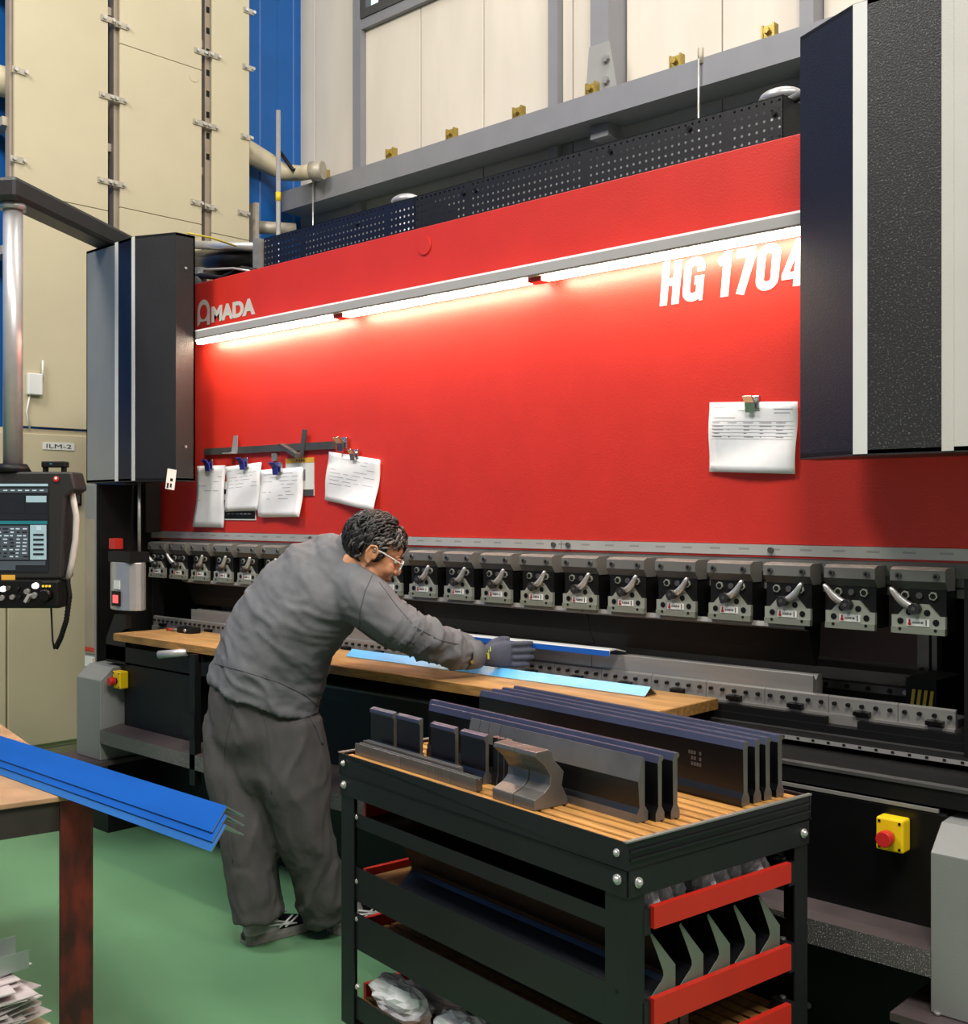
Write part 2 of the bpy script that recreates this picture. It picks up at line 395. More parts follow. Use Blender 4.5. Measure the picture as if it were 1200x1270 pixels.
# tall cream cover sheets on struts
def py_(px): return onX(px, 300, XP).y
def clip(parent, y, z, side):
    m = MB().box((XP + 0.01, y - 0.05 if side < 0 else y - 0.035, z - 0.018), (XP + 0.018, y + 0.035 if side < 0 else y + 0.05, z + 0.018))
    m.build('clip', 'galv', parent)
    for yy in (y - 0.03, y + 0.03): MB().cyl((XP + 0.018, yy, z), (XP + 0.035, yy, z), 0.011, n=8).build('clip_bolt', 'steel_bright', parent)
clipz = {0: ((25, 88), (23, 200)), 1: ((133, 26), (131, 121), (129, 226), (8, 135)), }
for i, (a, b, zs, seams, lab) in enumerate((
        (17, 133, ((24, 89), (22, 199), (133, 25), (131, 120), (129, 225)), (3.36,), 'widest cream cable duct cover sheet on blue wall, above the cabinet with white router'),
        (148, 249, ((151, 33), (148, 125), (146, 229), (248, 65), (246, 153), (243, 252)), (3.40, 4.42), 'cream cable duct cover sheet between two other cover sheets on blue wall'),
        (262, 308, ((265, 70), (262, 158), (258, 257), (308, 15), (307, 85), (305, 171), (301, 265)), (3.36,), 'narrowest cream cable duct cover sheet beside bare blue wall and grey pole'))):
    y0, y1 = py_(a), py_(b)
    t = thing('cover_sheet', (XP, (y0 + y1) / 2, 2.0), lab, 'panel', 'cream cover sheets on the blue wall')
    zz = [2.0] + list(seams) + [6.5]
    for k in range(len(zz) - 1):
        MB().box((XP - 0.01, y0, zz[k] + 0.002), (XP + 0.01, y1, zz[k + 1] - 0.002)).build('sheet', 'cream_panel', t, bevel=0.002)
    for k, z in enumerate(seams): MB().cyl((XP + 0.01, y1 - 0.06, z - 0.06), (XP + 0.013, y1 - 0.06, z - 0.06), 0.035, n=20).build('plug', 'cream_panel', t)
    for (px, py) in zs:
        p = onX(px, py, XP)
        clip(t, min(max(p.y, y0 - 0.01), y1 + 0.01), p.z, -1)
for i, (a, b, lab) in enumerate(((10, 17, 'galvanised strut channel on blue wall left of the widest cover sheet'), (139, 148, 'galvanised strut channel in the gap between wide and middle cover sheets'), (252, 261, 'slotted galvanised strut channel beside the narrowest cover sheet'))):
    y0, y1 = onX(a + 1, 200, XP - 0.03).y, onX(b, 200, XP - 0.02).y
    t = thing('strut_channel', (XP - 0.06, (y0 + y1) / 2, 2.0), lab, 'strut', 'strut channels holding the cover sheets')
    MB().box((XP - 0.08, y0, 2.0), (XP - 0.02, y1, 6.5)).build('channel', 'strut_tan', t, bevel=0.003)
    for k in range(9 if i == 2 else 0): MB().box((XP - 0.021, (y0 + y1) / 2 - 0.012, 3.85 + k * 0.14), (XP - 0.018, (y0 + y1) / 2 + 0.012, 3.89 + k * 0.14)).build('slot', 'black', t)
    for z in (3.0, 3.75, 4.6): MB().box((XL + 0.0, y0 - 0.03, z), (XP - 0.05, y1 + 0.02, z + 0.05)).build('standoff', 'galv', t)
# second cream area further left (behind control arm), cable trunking, pipes
p0 = onX(333, 203, XL + 0.12); p1 = onX(372, 215, XL + 0.3); p2 = onY(392, 212, 1.84)
fx = thing('cable_hose', (p0.x, p0.y, p0.z), 'cream flexible cable hose with black cable ending in metal ring at beam', 'hose')
MB().tube([(XL + 0.12, -0.5, 4.05), (XL + 0.12, 0.5, 4.05), (XL + 0.12, 1.60, 4.05)], 0.09, n=10).build('trunk', 'cream_panel', fx)
MB().tube([(XL + 0.12, 1.61, 4.05), p0, (p0 + p1) / 2 + Vector((0, 0, -0.03)), p1, p2], [0.085, 0.075, 0.06, 0.055, 0.05], n=12).build('hose', 'cream_panel', fx)
MB().tube([p0 + Vector((0.1, 0, 0.09)), (p0 + p1) / 2 + Vector((0.1, 0, -0.03)), p1 + Vector((0.08, 0, 0.0)), p2 + Vector((0.02, -0.02, 0.04))], 0.014, n=8).build('black_cable', 'black', fx)
MB().cyl(p2 + Vector((-0.03, -0.02, 0)), p2 + Vector((0.05, 0.02, 0.0)), 0.062, n=20).build('ring_connector', 'galv', fx)
pa, pb = onX(310, 281, XL + 0.2), onY(366, 285, 1.9)
cd = thing('conduit_pipe', (pa.x, pa.y, pa.z), 'grey conduit pipe crossing blue wall below narrow cover sheet', 'pipe')
MB().cyl(pa, pb, 0.045, n=14).build('pipe', 'galv', cd)
MB().box((pa.x - 0.2, pa.y - 0.04, pa.z - 0.16), (pa.x + 0.12, pa.y - 0.01, pa.z + 0.14)).build('bracket', 'galv', cd)
pa, pb = onY(345, 137, 1.6), onY(345, 292, 1.6)
pl = thing('steel_pole', (pb.x, pb.y, 0), 'thin vertical steel pole with yellow tag in front of blue wall', 'pole')
MB().cyl((pb.x, pb.y, 0), pa, 0.016, n=12).build('pole', 'alu', pl)
zt = onY(345, 244, 1.6).z; MB().cyl((pb.x, pb.y, zt - 0.03), (pb.x, pb.y, zt + 0.03), 0.018, n=12).build('tag', 'yellow', pl)
# thin wires hanging from the beam
for a, b, lab in (((388, 222), (388, 276), 'thin hanging wire near the beam end by the cream hose'), ((866, 73), (866, 150), 'thin hanging wire with turnbuckle before the beam near perforated guard end')):
    pa, pb = onY(a[0], a[1], 1.93), onY(b[0], b[1], 1.93)
    t = thing('hanging_wire', (pa.x, pa.y, pb.z - 0.4), lab, 'wire', 'wires hanging from the beam')
    MB().cyl((pa.x, pa.y, pb.z - 0.4), pa, 0.006, n=8).build('wire', 'steel_bright', t)
    MB().cyl(pa + Vector((0, 0.02, -0.02)), pa + Vector((0, 0.02, 0.06)), 0.016, n=8).build('turnbuckle', 'galv', t)

# ---------------- cabinet ILM-2 and router
z1 = onX(68, 533, XP).z
cab = thing('control_cabinet', (XP - 0.1, 0.0, 0), 'tall cream electrical cabinet with a small lettered name plate', 'cabinet')
MB().box((XL + 0.05, -1.4, 0), (XP - 0.02, 0.42, 0.10)).build('plinth', 'cream_dark', cab)
MB().box((XL + 0.05, -1.4, 0.10), (XP - 0.01, 0.42, z1)).build('body', 'cream_panel', cab, bevel=0.004)
for y0, y1 in ((-0.55, onX(8, 600, XP).y - 0.012), (onX(8, 600, XP).y, 0.40)):
    MB().box((XP - 0.01, y0, 0.13), (XP + 0.02, y1, z1 - 0.03)).build('door', 'cream_panel', cab, bevel=0.004)
p = onX(93, 615, XP + 0.02)
hd = MB().box((XP + 0.02, p.y - 0.035, p.z - 0.06), (XP + 0.035, p.y + 0.035, p.z + 0.06)).build('handle', 'black', cab)
MB().box((XP + 0.035, p.y - 0.02, p.z - 0.045), (XP + 0.042, p.y + 0.02, p.z + 0.045)).build('handle_lever', 'steel_dark', hd)
pa, pb = onX(53, 549, XP + 0.02), onX(92, 558, XP + 0.02)
npz = (pa.z + pb.z) / 2
npl = MB().box((XP + 0.02, pa.y, npz - 0.022), (XP + 0.024, pb.y, npz + 0.022)).build('name_plate', 'label_white', cab)
SIDE = Matrix(((0, 0, 1, 0), (1, 0, 0, 0), (0, 1, 0, 0), (0, 0, 0, 1)))   # text x->Y, y->Z, facing +X
vs, fs = fit_text('ILM-2', (XP + 0.0245, pa.y + 0.02, npz - 0.012), pb.y - pa.y - 0.04, 0.024, 0.0, frame=SIDE)
MB().add(vs, fs).build('lettering', 'steel_dark', npl)
pa, pb = onX(31, 463, XP), onX(49, 491, XP)
ro = thing('wireless_router', (XP + 0.01, pa.y, pb.z), 'small white wireless router with antenna on cream cover sheet', 'router')
MB().box((XP + 0.011, pa.y, pb.z), (XP + 0.045, pb.y, pa.z)).build('body', 'white_plastic', ro, bevel=0.006)
pc = onX(53, 447, XP + 0.03); MB().cyl((XP + 0.03, pb.y + 0.005, pa.z - 0.03), pc, 0.006, n=8).build('antenna', 'white_plastic', ro)
MB().tube([(XP + 0.02, pa.y + 0.02, pb.z), (XP + 0.02, pa.y + 0.0, pb.z - 0.1), (XP + 0.02, pa.y + 0.02, pb.z - 0.2)], 0.005, n=6).build('cable', 'white_plastic', ro)

# ================================================================== PRESS BRAKE
pbk = thing('press_brake', (-2.95, 0.0, 0), 'long press brake with red ram panel, light bar and charcoal end covers', 'machine')
def part(mb, name, mats, parent=None, bevel=0.0, label=None): return mb.build(name, mats, parent or pbk, bevel=bevel, label=label)
RX0, RX1 = -5.173, -0.85
# red ram panel with round cap
rp = part(MB().box((RX0, 0.0, 1.404), (RX1, 0.05, 2.595)), 'ram_panel', 'red', bevel=0.003, label='red painted ram front panel')
pc = onY(527, 305, 0); part(MB().cyl((pc.x, 0.0, pc.z), (pc.x, -0.006, pc.z), 0.034, n=32), 'round_cap', 'red', rp)
part(MB().box((RX0 + 0.15, 0.05, 1.36), (RX1 - 0.1, 0.16, 2.55)), 'ram_body', 'black')
# ruler in two lengths and ram steel below
xm = onY(697, 690, 0).x
for a, b in ((RX0, xm - 0.002), (xm + 0.002, RX1)):
    r = part(MB().box((a, -0.006, 1.372), (b, 0.03, 1.4035)), 'ruler_strip', 'ruler', label='pale metal scale strip along the foot of the red panel')
    for bx in (a + 0.03, b - 0.03, (a + b) / 2): part(MB().cyl((bx, -0.013, 1.388), (bx, -0.006, 1.388), 0.009, n=12), 'ruler_screw', 'steel_dark', r)
part(MB().box((RX0, -0.003, 1.366), (RX1, 0.03, 1.372)), 'red_edge', 'red_plain')
part(MB().box((RX0, 0.0, 1.325), (RX1, 0.08, 1.366)), 'ram_edge', 'block_gray')
part(MB().box((RX0, 0.02, 1.272), (RX1, 0.08, 1.325)), 'clamp_rail', 'steel')
part(MB().box((RX0, 0.016, 1.296), (RX1, 0.02, 1.300)), 'rail_groove', 'black')

# lettering
def ribbon(mb, path, hw, closed=False, f=lambda p: p, m=0):
    pts = [Vector((p[0], p[1])) for p in path]; n = len(pts); L = []; R = []
    for i in range(n):
        a = pts[i - 1] if (i > 0 or closed) else None; b = pts[(i + 1) % n] if (i < n - 1 or closed) else None
        d1 = (pts[i] - a).normalized() if a is not None else None; d2 = (b - pts[i]).normalized() if b is not None else None
        d1 = d1 or d2; d2 = d2 or d1
        n1 = Vector((-d1.y, d1.x)); n2 = Vector((-d2.y, d2.x)); nn = n1 + n2
        nn = nn / max(nn.length_squared / 2, 0.6) if nn.length > 1e-6 else n1
        L.append(pts[i] + nn * hw); R.append(pts[i] - nn * hw)
    k = n if closed else n - 1
    for i in range(k):
        j = (i + 1) % n
        mb.add([f(L[i]), f(L[j]), f(R[j]), f(R[i])], [(0, 1, 2, 3)], m)
def arc(cx, cy, rx, ry, a0, a1, n=8): return [(cx + rx * math.cos(math.radians(a0 + (a1 - a0) * i / n)), cy + ry * math.sin(math.radians(a0 + (a1 - a0) * i / n))) for i in range(n + 1)]
h = 0.095
G = {
 'H': [([(0.10, 0), (0.10, 1)], 0.10), ([(0.42, 0), (0.42, 1)], 0.10), ([(0.1, 0.52), (0.42, 0.52)], 0.085)],
 'G': [([(0.45, 0.66), (0.45, 0.76)] + arc(0.275, 0.77, 0.175, 0.135, 0, 180) + arc(0.275, 0.23, 0.175, 0.135, 180, 360) + [(0.45, 0.47), (0.30, 0.47)], 0.095), ([(0.50, 0), (0.50, 0.4)], 0.045)],
 '1': [([(0.27, 0), (0.27, 1)], 0.10), ([(0.06, 0.76), (0.26, 0.90)], 0.09)],
 '7': [([(0.03, 0.90), (0.50, 0.90)], 0.10), ([(0.20, 0), (0.43, 0.90)], 0.105)],
 '0': [(arc(0.275, 0.77, 0.175, 0.135, 0, 180) + arc(0.275, 0.23, 0.175, 0.135, 180, 360), 0.097)],
 '4': [([(0.40, 0), (0.40, 1)], 0.10), ([(0.02, 0.24), (0.58, 0.24)], 0.075), ([(0.08, 0.22), (0.36, 0.98)], 0.075)],
}
hx0 = onY(818, 380, 0); hx1 = onY(991, 355, 0); hz1 = onY(821, 326, 0).z
ht = hz1 - hx0.z
adv = {'H': 0.60, 'G': 0.62, ' ': 0.22, '1': 0.46, '7': 0.56, '0': 0.60, '4': 0.60}
tot = sum(adv[ch] for ch in 'HG 170') + 0.52
sc = (hx1.x - hx0.x + 0.01) / tot
mb = MB(); cx = 0
for gi, ch in enumerate('HG 1704'):
    for k, (path, hw) in enumerate(G.get(ch, [])):
        cl = ch == '0'
        ribbon(mb, path, hw, cl, lambda p, cx=cx, k=k: (hx0.x + (cx + p[0] + 0.10 * p[1]) * sc, -0.0015 - 0.0002 * k, hx0.z + p[1] * ht))
    cx += adv[ch]
part(mb, 'model_lettering', 'white_plastic', rp, label='white bold model lettering HG 1704')
# maker's name: arched first letter and four capitals
a0 = onY(245, 404, 0); a1 = onY(260, 376, 0); mb = MB()
aw = onY(260.5, 400, 0).x - onY(245, 400, 0).x; ah = 0.118; ax = a0.x; az = a0.z
n = 24
outer = []; inner = []
for i in range(n):
    t = 2 * PI * i / n
    inner.append((ax + aw / 2 + aw * 0.30 * math.cos(t), az + ah * 0.50 + ah * 0.30 * math.sin(t)))
    ca, sa = math.cos(t), math.sin(t)
    if sa >= 0: outer.append((ax + aw / 2 + aw * 0.5 * ca, az + ah * 0.52 + ah * 0.48 * sa))
    else: outer.append((ax + aw / 2 + aw * 0.5 * max(-1, min(1, ca * 1.6)), az + ah * 0.52 + ah * 0.42 * max(-1, sa * 1.3) * (1.0 if abs(ca) > 0.62 else 0.96)))
for i in range(n):
    j = (i + 1) % n
    mb.add([(outer[i][0], -0.0016, outer[i][1]), (outer[j][0], -0.0016, outer[j][1]), (inner[j][0], -0.0016, inner[j][1]), (inner[i][0], -0.0016, inner[i][1])], [(0, 1, 2, 3)])
for sx_ in (0.0, 0.78): mb.add([(ax + aw * sx_, -0.0018, az - 0.006), (ax + aw * (sx_ + 0.22), -0.0018, az - 0.006 + ah * 0.1 * (sx_ < 0.5)), (ax + aw * (sx_ + 0.22), -0.0018, az + ah * 0.4), (ax + aw * sx_, -0.0018, az + ah * 0.4)], [(0, 1, 2, 3)])
m0 = onY(262.5, 402, 0); m1 = onY(316.5, 392, 0)
vs, fs = fit_text('MADA', (m0.x, -0.0015, az), m1.x - m0.x, 0.075, 0.05)
mb.add(vs, fs)
part(mb, 'maker_lettering', 'pale_cover', rp, label='pale grey maker name lettering')

# light bar: three lengths with glowing tubes underneath
lb0 = onY(234, 415, -0.1).x; lb1 = -1.40
cuts = [lb0, onY(415, 383, -0.1).x, onY(659, 340, -0.1).x, lb1]
lbr = part(MB().prism([(-0.10, 2.300), (-0.104, 2.305), (-0.104, 2.336), (-0.096, 2.345), (-0.03, 2.345), (0.0, 2.345), (0.0, 2.325), (-0.03, 2.300)], lb0, lb1, 'x', side_m=[0, 0, 1, 1, 1, 0, 0, 0]), 'light_bar', ['bar_gray', 'white_strip'])
for i in range(3):
    a, b = cuts[i] + (0.03 if i == 0 else 0.035), cuts[i + 1] - 0.035
    part(MB().prism([(-0.078, 2.299), (-0.074, 2.286), (-0.05, 2.286), (-0.046, 2.299)], a, b, 'x'), 'lamp_tube', 'lamp_glow', lbr)
for i in (1, 2): part(MB().box((cuts[i] - 0.03, -0.085, 2.284), (cuts[i] + 0.03, -0.04, 2.300)), 'lamp_joint', 'red_plain', lbr)

# perforated guard above the ram (real holes)
def perforated(name, x0, x1, z0, z1, y, pitch, r, parent, mats):
    nx = int((x1 - x0) / pitch); nz = int((z1 - z0) / pitch); px_ = (x1 - x0) / nx; pz_ = (z1 - z0) / nz
    mb = MB()
    for i in range(nx):
        for k in range(nz):
            cx, cz = x0 + (i + 0.5) * px_, z0 + (k + 0.5) * pz_
            sq = []; ci = []
            for j in range(8):
                t = PI / 4 * j
                ci.append((cx + r * math.cos(t), y, cz + r * math.sin(t)))
                dx = [1, 1, 0, -1, -1, -1, 0, 1][j]; dz = [0, 1, 1, 1, 0, -1, -1, -1][j]
                sq.append((cx + dx * px_ / 2, y, cz + dz * pz_ / 2))
            if (i % 22) == 11: mb.add([sq[1], sq[3], sq[5], sq[7]], [(0, 1, 2, 3)]); continue
            mb.add(ci + sq, [(j, (j + 1) % 8, 8 + (j + 1) % 8, 8 + j) for j in range(8)])
    mb.box((x0, y, z1 - 0.002), (x1, y + 0.04, z1)); mb.box((x1 - 0.003, y, z0), (x1, y + 0.25, z1))
    return part(mb, name, mats, parent)
gx0, gx1 = onY(327, 298, 0.22).x, onY(971, 117, 0.22).x; gz1 = onY(971, 117, 0.22).z
xmid = -3.4
perforated('guard_panel', gx0, xmid, 2.50, gz1, 0.22, 0.0262, 0.0046, pbk, 'navy_reflection')  # left half of the black guard, reflected blue painted in
perforated('guard_panel', xmid, gx1, 2.50, gz1, 0.22, 0.0262, 0.0046, pbk, 'guard_black')
for px, py in ((443, 278), (575, 240), (590, 236), (757, 188), (855, 160), (960, 141)):
    q = onY(px, py, 0.22); part(MB().cyl((q.x, 0.212, q.z), (q.x, 0.22, q.z), 0.008, n=10), 'guard_bolt', 'black_gloss')
part(MB().box((RX0, 0.34, 2.2), (RX1, 0.9, 2.66)), 'rear_housing', 'black')
# hydraulic cylinders / pipework behind the left cover
part(MB().cyl(onY(225, 303, 0.25), onY(326, 307, 0.25), 0.022, n=16), 'upper_pipe', 'steel_bright')
part(MB().cyl(onY(225, 330, 0.34) , onY(326, 322, 0.34), 0.075, n=20), 'cylinder', 'black_gloss')
q = onY(325, 313, 0.24); part(MB().box((q.x - 0.02, 0.2, q.z - 0.14), (q.x + 0.02, 0.3, q.z + 0.06)), 'pipe_flange', 'steel')
part(MB().tube([onY(242, 341, 0.1), onY(275, 345, 0.12), onY(300, 333, 0.15), onY(318, 336, 0.12)], 0.013, n=8), 'hose', 'black')
part(MB().tube([onY(240, 335, 0.12), onY(290, 333, 0.12), onY(315, 337, 0.12)], 0.006, n=6), 'thin_pipe', 'steel_bright')
q = onY(249, 345, 0.12); part(MB().cyl((q.x, q.y, q.z - 0.08), (q.x, q.y, q.z + 0.05), 0.03, n=14), 'valve', 'steel_dark')
part(MB().tube([onY(232, 289, -0.15), onY(262, 295, 0.0), onY(292, 305, 0.2)], 0.005, n=6), 'yellow_wire', 'hazard')
for px, py, y in ((503, 244, 0.5), (968, 114, 0.36)):
    q = onY(px, py, y); m_ = MB().ell((q.x, q.y, q.z - 0.02), (0.075, 0.06, 0.03)); m_.cyl((q.x, q.y, 2.6), (q.x, q.y, q.z - 0.02), 0.045)
    part(m_, 'breather_cap', 'alu')
q = onY(985, 125, 0.3); part(MB().tube([(q.x - 0.12, 0.3, q.z + 0.02), (q.x - 0.03, 0.3, q.z), (q.x + 0.1, 0.3, q.z + 0.03)], 0.016, n=8), 'hose', 'steel_dark')

# upper end covers
CZ0, CZ1 = 1.645, 2.775
def cover(sgn, xin, xfr, xs1, xdk, xgy, mats):
    # plan outline: inner return, chamfer, front strip, dark front, silver strip, pale front, back
    t = MB(); Y0, Y1, YR = -0.30, -0.21, -0.11
    pts = [(xin, YR), (xin, Y1), (xfr, Y0), (xs1, Y0), (xdk, Y0), (xdk + sgn * 0.028, Y0), (xgy, Y0), (xgy, YR)]
    names = ['return_face', 'chamfer_face', 'front_strip', 'front_face', 'edge_strip', 'outer_face', 'side_face', 'back_face']
    root = None
    for i in range(8):
        a, b = Vector(pts[i]), Vector(pts[(i + 1) % 8])
        d = (b - a).normalized(); nrm = Vector((d.y, -d.x))
        mid = Vector(((xin + xgy) / 2, -0.2))
        if (mid - a).dot(nrm) > 0: nrm = -nrm
        e = 0.002 if names[i].endswith('strip') else 0.0
        th = 0.008
        o_ = [a + nrm * e, b + nrm * e, b - nrm * th, a - nrm * th]
        mb = MB().prism([(p.x, p.y) for p in o_], CZ0, CZ1, 'z')
        if root is None: root = part(mb, 'end_cover', mats[i], pbk)
        else: part(mb, names[i], mats[i], root)
    poly = [tuple(p) for p in pts]
    part(MB().prism(poly, CZ0 - 0.004, CZ0 + 0.01, 'z'), 'bottom_face', 'black_paint', root)
    part(MB().prism(poly, CZ1 - 0.01, CZ1 + 0.002, 'z'), 'top_face', 'black_paint', root)
    return root
cvl = cover(-1, -4.53, -4.733, -4.76, -4.885, -5.19, ['black_paint', 'black_paint', 'white_strip', 'navy_reflection', 'white_strip', 'gray_cover', 'gray_cover', 'black_paint'])
cvr = cover(1, -1.444, -1.253, -1.216, -1.032, -0.72, ['black_paint', 'navy_reflection', 'white_strip', 'speckled', 'pale_cover', 'pale_cover', 'gray_cover', 'black_paint'])
for z in (1.80, 2.62): part(MB().cyl((-4.53, -0.16, z), (-4.524, -0.16, z), 0.006, n=10), 'cover_screw', 'steel_bright', cvl)
# side frames behind the covers
part(MB().box((-5.19, 0.06, 0.1), (-5.09, 1.2, 2.6)), 'side_frame', 'black')
part(MB().box((-0.98, 0.06, 0.1), (-0.88, 1.2, 2.6)), 'side_frame', 'black')
part(MB().box((-1.06, -0.08, 0.60), (-0.86, 0.4, 1.33)), 'side_block', 'black')
part(MB().box((-5.18, -0.10, 1.40), (-4.98, -0.02, 1.645)), 'inner_shade', 'black')

# left light curtain post, laser unit and bracket
xa, xb = onY(105, 700, -0.3).x, onY(119, 700, -0.3).x
zb = onY(112, 828, -0.3).z
lc = part(MB().box((xa, -0.30, zb), (xb, -0.26, CZ0 - 0.01)), 'light_curtain', 'gray_cover', bevel=0.004)
part(MB().box((xa + 0.012, -0.303, zb + 0.07), (xb - 0.012, -0.30, CZ0 - 0.18)), 'window_strip', 'strut_tan', lc)
part(MB().box((xa + 0.012, -0.305, zb + 0.08), (xb - 0.012, -0.303, zb + 0.10)), 'red_mark', 'red_plain', lc)
part(MB().box((xa + 0.010, -0.305, zb + 0.005), (xb - 0.010, -0.301, zb + 0.055)), 'warning_label', 'label_white', lc)
part(MB().box((xb - 0.022, -0.3055, zb + 0.012), (xb - 0.011, -0.304, zb + 0.05)), 'warning_mark', 'yellow_paper', lc)
part(MB().box((xb, -0.298, zb), (xb + 0.008, 0.0, CZ0 - 0.01)), 'curtain_shield', 'black', lc)
part(MB().box((xb + 0.01, 0.0, 0.8), (RX0 + 0.16, 0.02, CZ0)), 'rear_shield', 'black')
yc = -0.26
xa, xb = onY(143, 720, yc).x, onY(175, 720, yc).x; zt, zb2 = onY(160, 697, yc).z, onY(160, 756, yc).z
xc = (xa + xb) / 2; rw = (xb - xa) / 2
lu = part(MB().prism([(xc + rw * 1.05 * math.cos(t) * (1 if abs(math.cos(t)) < 0.8 else 0.95), yc + 0.06 * math.sin(t)) for t in [2 * PI * i / 16 for i in range(16)]], zb2, zt, 'z'), 'laser_unit', 'alu', bevel=0.004)
part(MB().box((xc - rw * 0.8, yc - 0.05, zt), (xc + rw * 0.9, yc + 0.05, zt + 0.05)), 'unit_cap', 'black', lu)
part(MB().box((xc - 0.035, yc - 0.066, zb2 + 0.02), (xc + 0.035, yc - 0.055, zb2 + 0.09)), 'switch_plate', 'black', lu)
part(MB().box((xc - 0.016, yc - 0.07, zb2 + 0.035), (xc + 0.026, yc - 0.066, zb2 + 0.072)), 'lamp_button', 'led_red', lu)
part(MB().box((xc - 0.02, yc - 0.063, zb2 + 0.1), (xc + 0.03, yc - 0.058, zb2 + 0.14)), 'sticker', 'label_white', lu)
part(MB().box((xc - rw * 1.2, yc - 0.02, zt + 0.06), (xc - rw * 0.7, yc + 0.02, zt + 0.11)), 'red_bracket', 'red_plain', lu)
part(MB().cyl((xc + 0.05, yc + 0.03, zt), (xc + 0.05, yc + 0.03, CZ0), 0.008, n=8), 'guide_rod', 'steel', lu)
q0 = onY(135, 820, -0.3); q1 = onY(172, 765, -0.3)
br = [(-4.98, q0.z), (-4.98, 0.90), (-4.90, q1.z), (-4.80, q1.z + 0.005), (-4.80, 0.955), (-4.86, 0.93), (-4.86, 0.90), (-4.80, 0.9), (-4.80, q0.z)]
part(MB().prism(br, -0.31, -0.28, 'y'), 'table_bracket', 'black')
part(MB().box((-4.98, -0.31, 0.80), (-3.9, -0.20, 0.87)), 'support_arm', 'black')

# punch holders ---------------------------------------------------------------
HZ0, HZ1 = 1.18, 1.354
def hold_meshes():
    mm = {}
    w2 = 0.073
    mm['body'] = MB().box((-0.070, -0.052, HZ0 + 0.004), (0.070, 0.03, 1.30)).mesh('punch_holder', ['black'])
    mm['clamp_block'] = MB().prism([(0.0, HZ1), (-0.052, HZ1), (-0.068, HZ1 - 0.007), (-0.068, HZ1 - 0.036), (-0.05, HZ1 - 0.060), (0.0, HZ1 - 0.060)], -w2, w2, 'x', side_m=[0, 0, 0, 1, 0, 0], m=0).mesh('clamp_block', ['block_gray', 'steel_dark'])
    out = [(-0.071, HZ0), (0.071, HZ0), (0.071, 1.227), (0.055, 1.227), (0.026, 1.258), (-0.026, 1.258), (-0.055, 1.227), (-0.071, 1.227)]
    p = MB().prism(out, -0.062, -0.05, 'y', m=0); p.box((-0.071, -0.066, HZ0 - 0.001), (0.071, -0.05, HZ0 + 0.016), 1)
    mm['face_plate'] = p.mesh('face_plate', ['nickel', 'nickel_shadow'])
    np_ = MB().box((-0.03, -0.0645, 1.200), (0.03, -0.061, 1.219), 0)
    vs, fs = fit_text('AGRIP-M', (-0.014, -0.0648, 1.2065), 0.028, 0.006, 0.01, depth=0.0006)
    np_.add(vs, fs, 2); np_.box((-0.024, -0.0652, 1.202), (-0.0195, -0.0640, 1.2175), 1); np_.box((-0.0262, -0.0651, 1.202), (-0.0175, -0.0640, 1.208), 1); np_.box((0.021, -0.0652, 1.2025), (0.0235, -0.0640, 1.2175), 2)
    mm['name_plate'] = np_.mesh('name_plate', ['label_white', 'red_button', 'black'])
    mm['bolt'] = MB().cyl((0, -0.074, 0), (0, -0.066, 0), 0.0085, n=12).cyl((0, -0.0755, 0), (0, -0.0735, 0), 0.0045, n=6, m=1, smooth=False).mesh('bolt', ['steel_dark', 'black'])
    mm['hole_plug'] = MB().cyl((0, -0.0635, 0), (0, -0.058, 0), 0.0085, n=14).cyl((0, -0.0645, 0), (0, -0.063, 0), 0.005, n=6, m=1, smooth=False).mesh('hole_plug', ['black', 'black_gloss'])
    mm['pin_hole'] = MB().cyl((0, -0.0672, 0), (0, -0.06, 0), 0.0042, n=10).mesh('pin_hole', ['black'])
    mm['hex_nut'] = MB().cyl((0, -0.058, 0), (0, -0.05, 0), 0.0115, n=6, smooth=False).cyl((0, -0.0595, 0), (0, -0.0575, 0), 0.0075, n=12, m=1).mesh('hex_nut', ['nickel', 'black'])
    mm['body_screw'] = MB().cyl((0, -0.057, 0), (0, -0.05, 0), 0.0085, n=12).mesh('body_screw', ['steel_dark'])
    mm['pivot_knob'] = MB().cyl((0, -0.085, 0), (0, -0.055, 0), 0.0145, n=18).cyl((0, -0.0865, 0), (0, -0.0845, 0), 0.006, n=6, m=1, smooth=False).mesh('pivot_knob', ['black_paint', 'steel_dark'])
    # curved paddle lever, from the pivot up to the right
    lev = MB(); k = 10; rings = []
    for i in range(k + 1):
        t = i / k
        c = Vector((0.004 + 0.058 * t, -0.070 - 0.012 * t, 0.004 + 0.050 * t - 0.012 * math.sin(t * PI)))
        d = Vector((0.058, 0, 0.050 - 0.012 * PI * math.cos(t * PI))).normalized(); nn = Vector((-d.z, 0, d.x))
        wd = 0.0075 + 0.0045 * math.sin(min(t * 1.15, 1) * PI); wd = 0.0035 if i == k else wd
        rings.append([c + nn * wd + Vector((0, 0.004, 0)), c + nn * wd * 0.7 + Vector((0, -0.005, 0)), c - nn * wd * 0.7 + Vector((0, -0.005, 0)), c - nn * wd + Vector((0, 0.004, 0))])
    lev.loft(rings); mm['clamp_lever'] = lev.mesh('clamp_lever', ['steel_bright'])
    return mm
HM = hold_meshes()
lx = Matrix.Translation
pinv = WM[pbk.name].inverted()
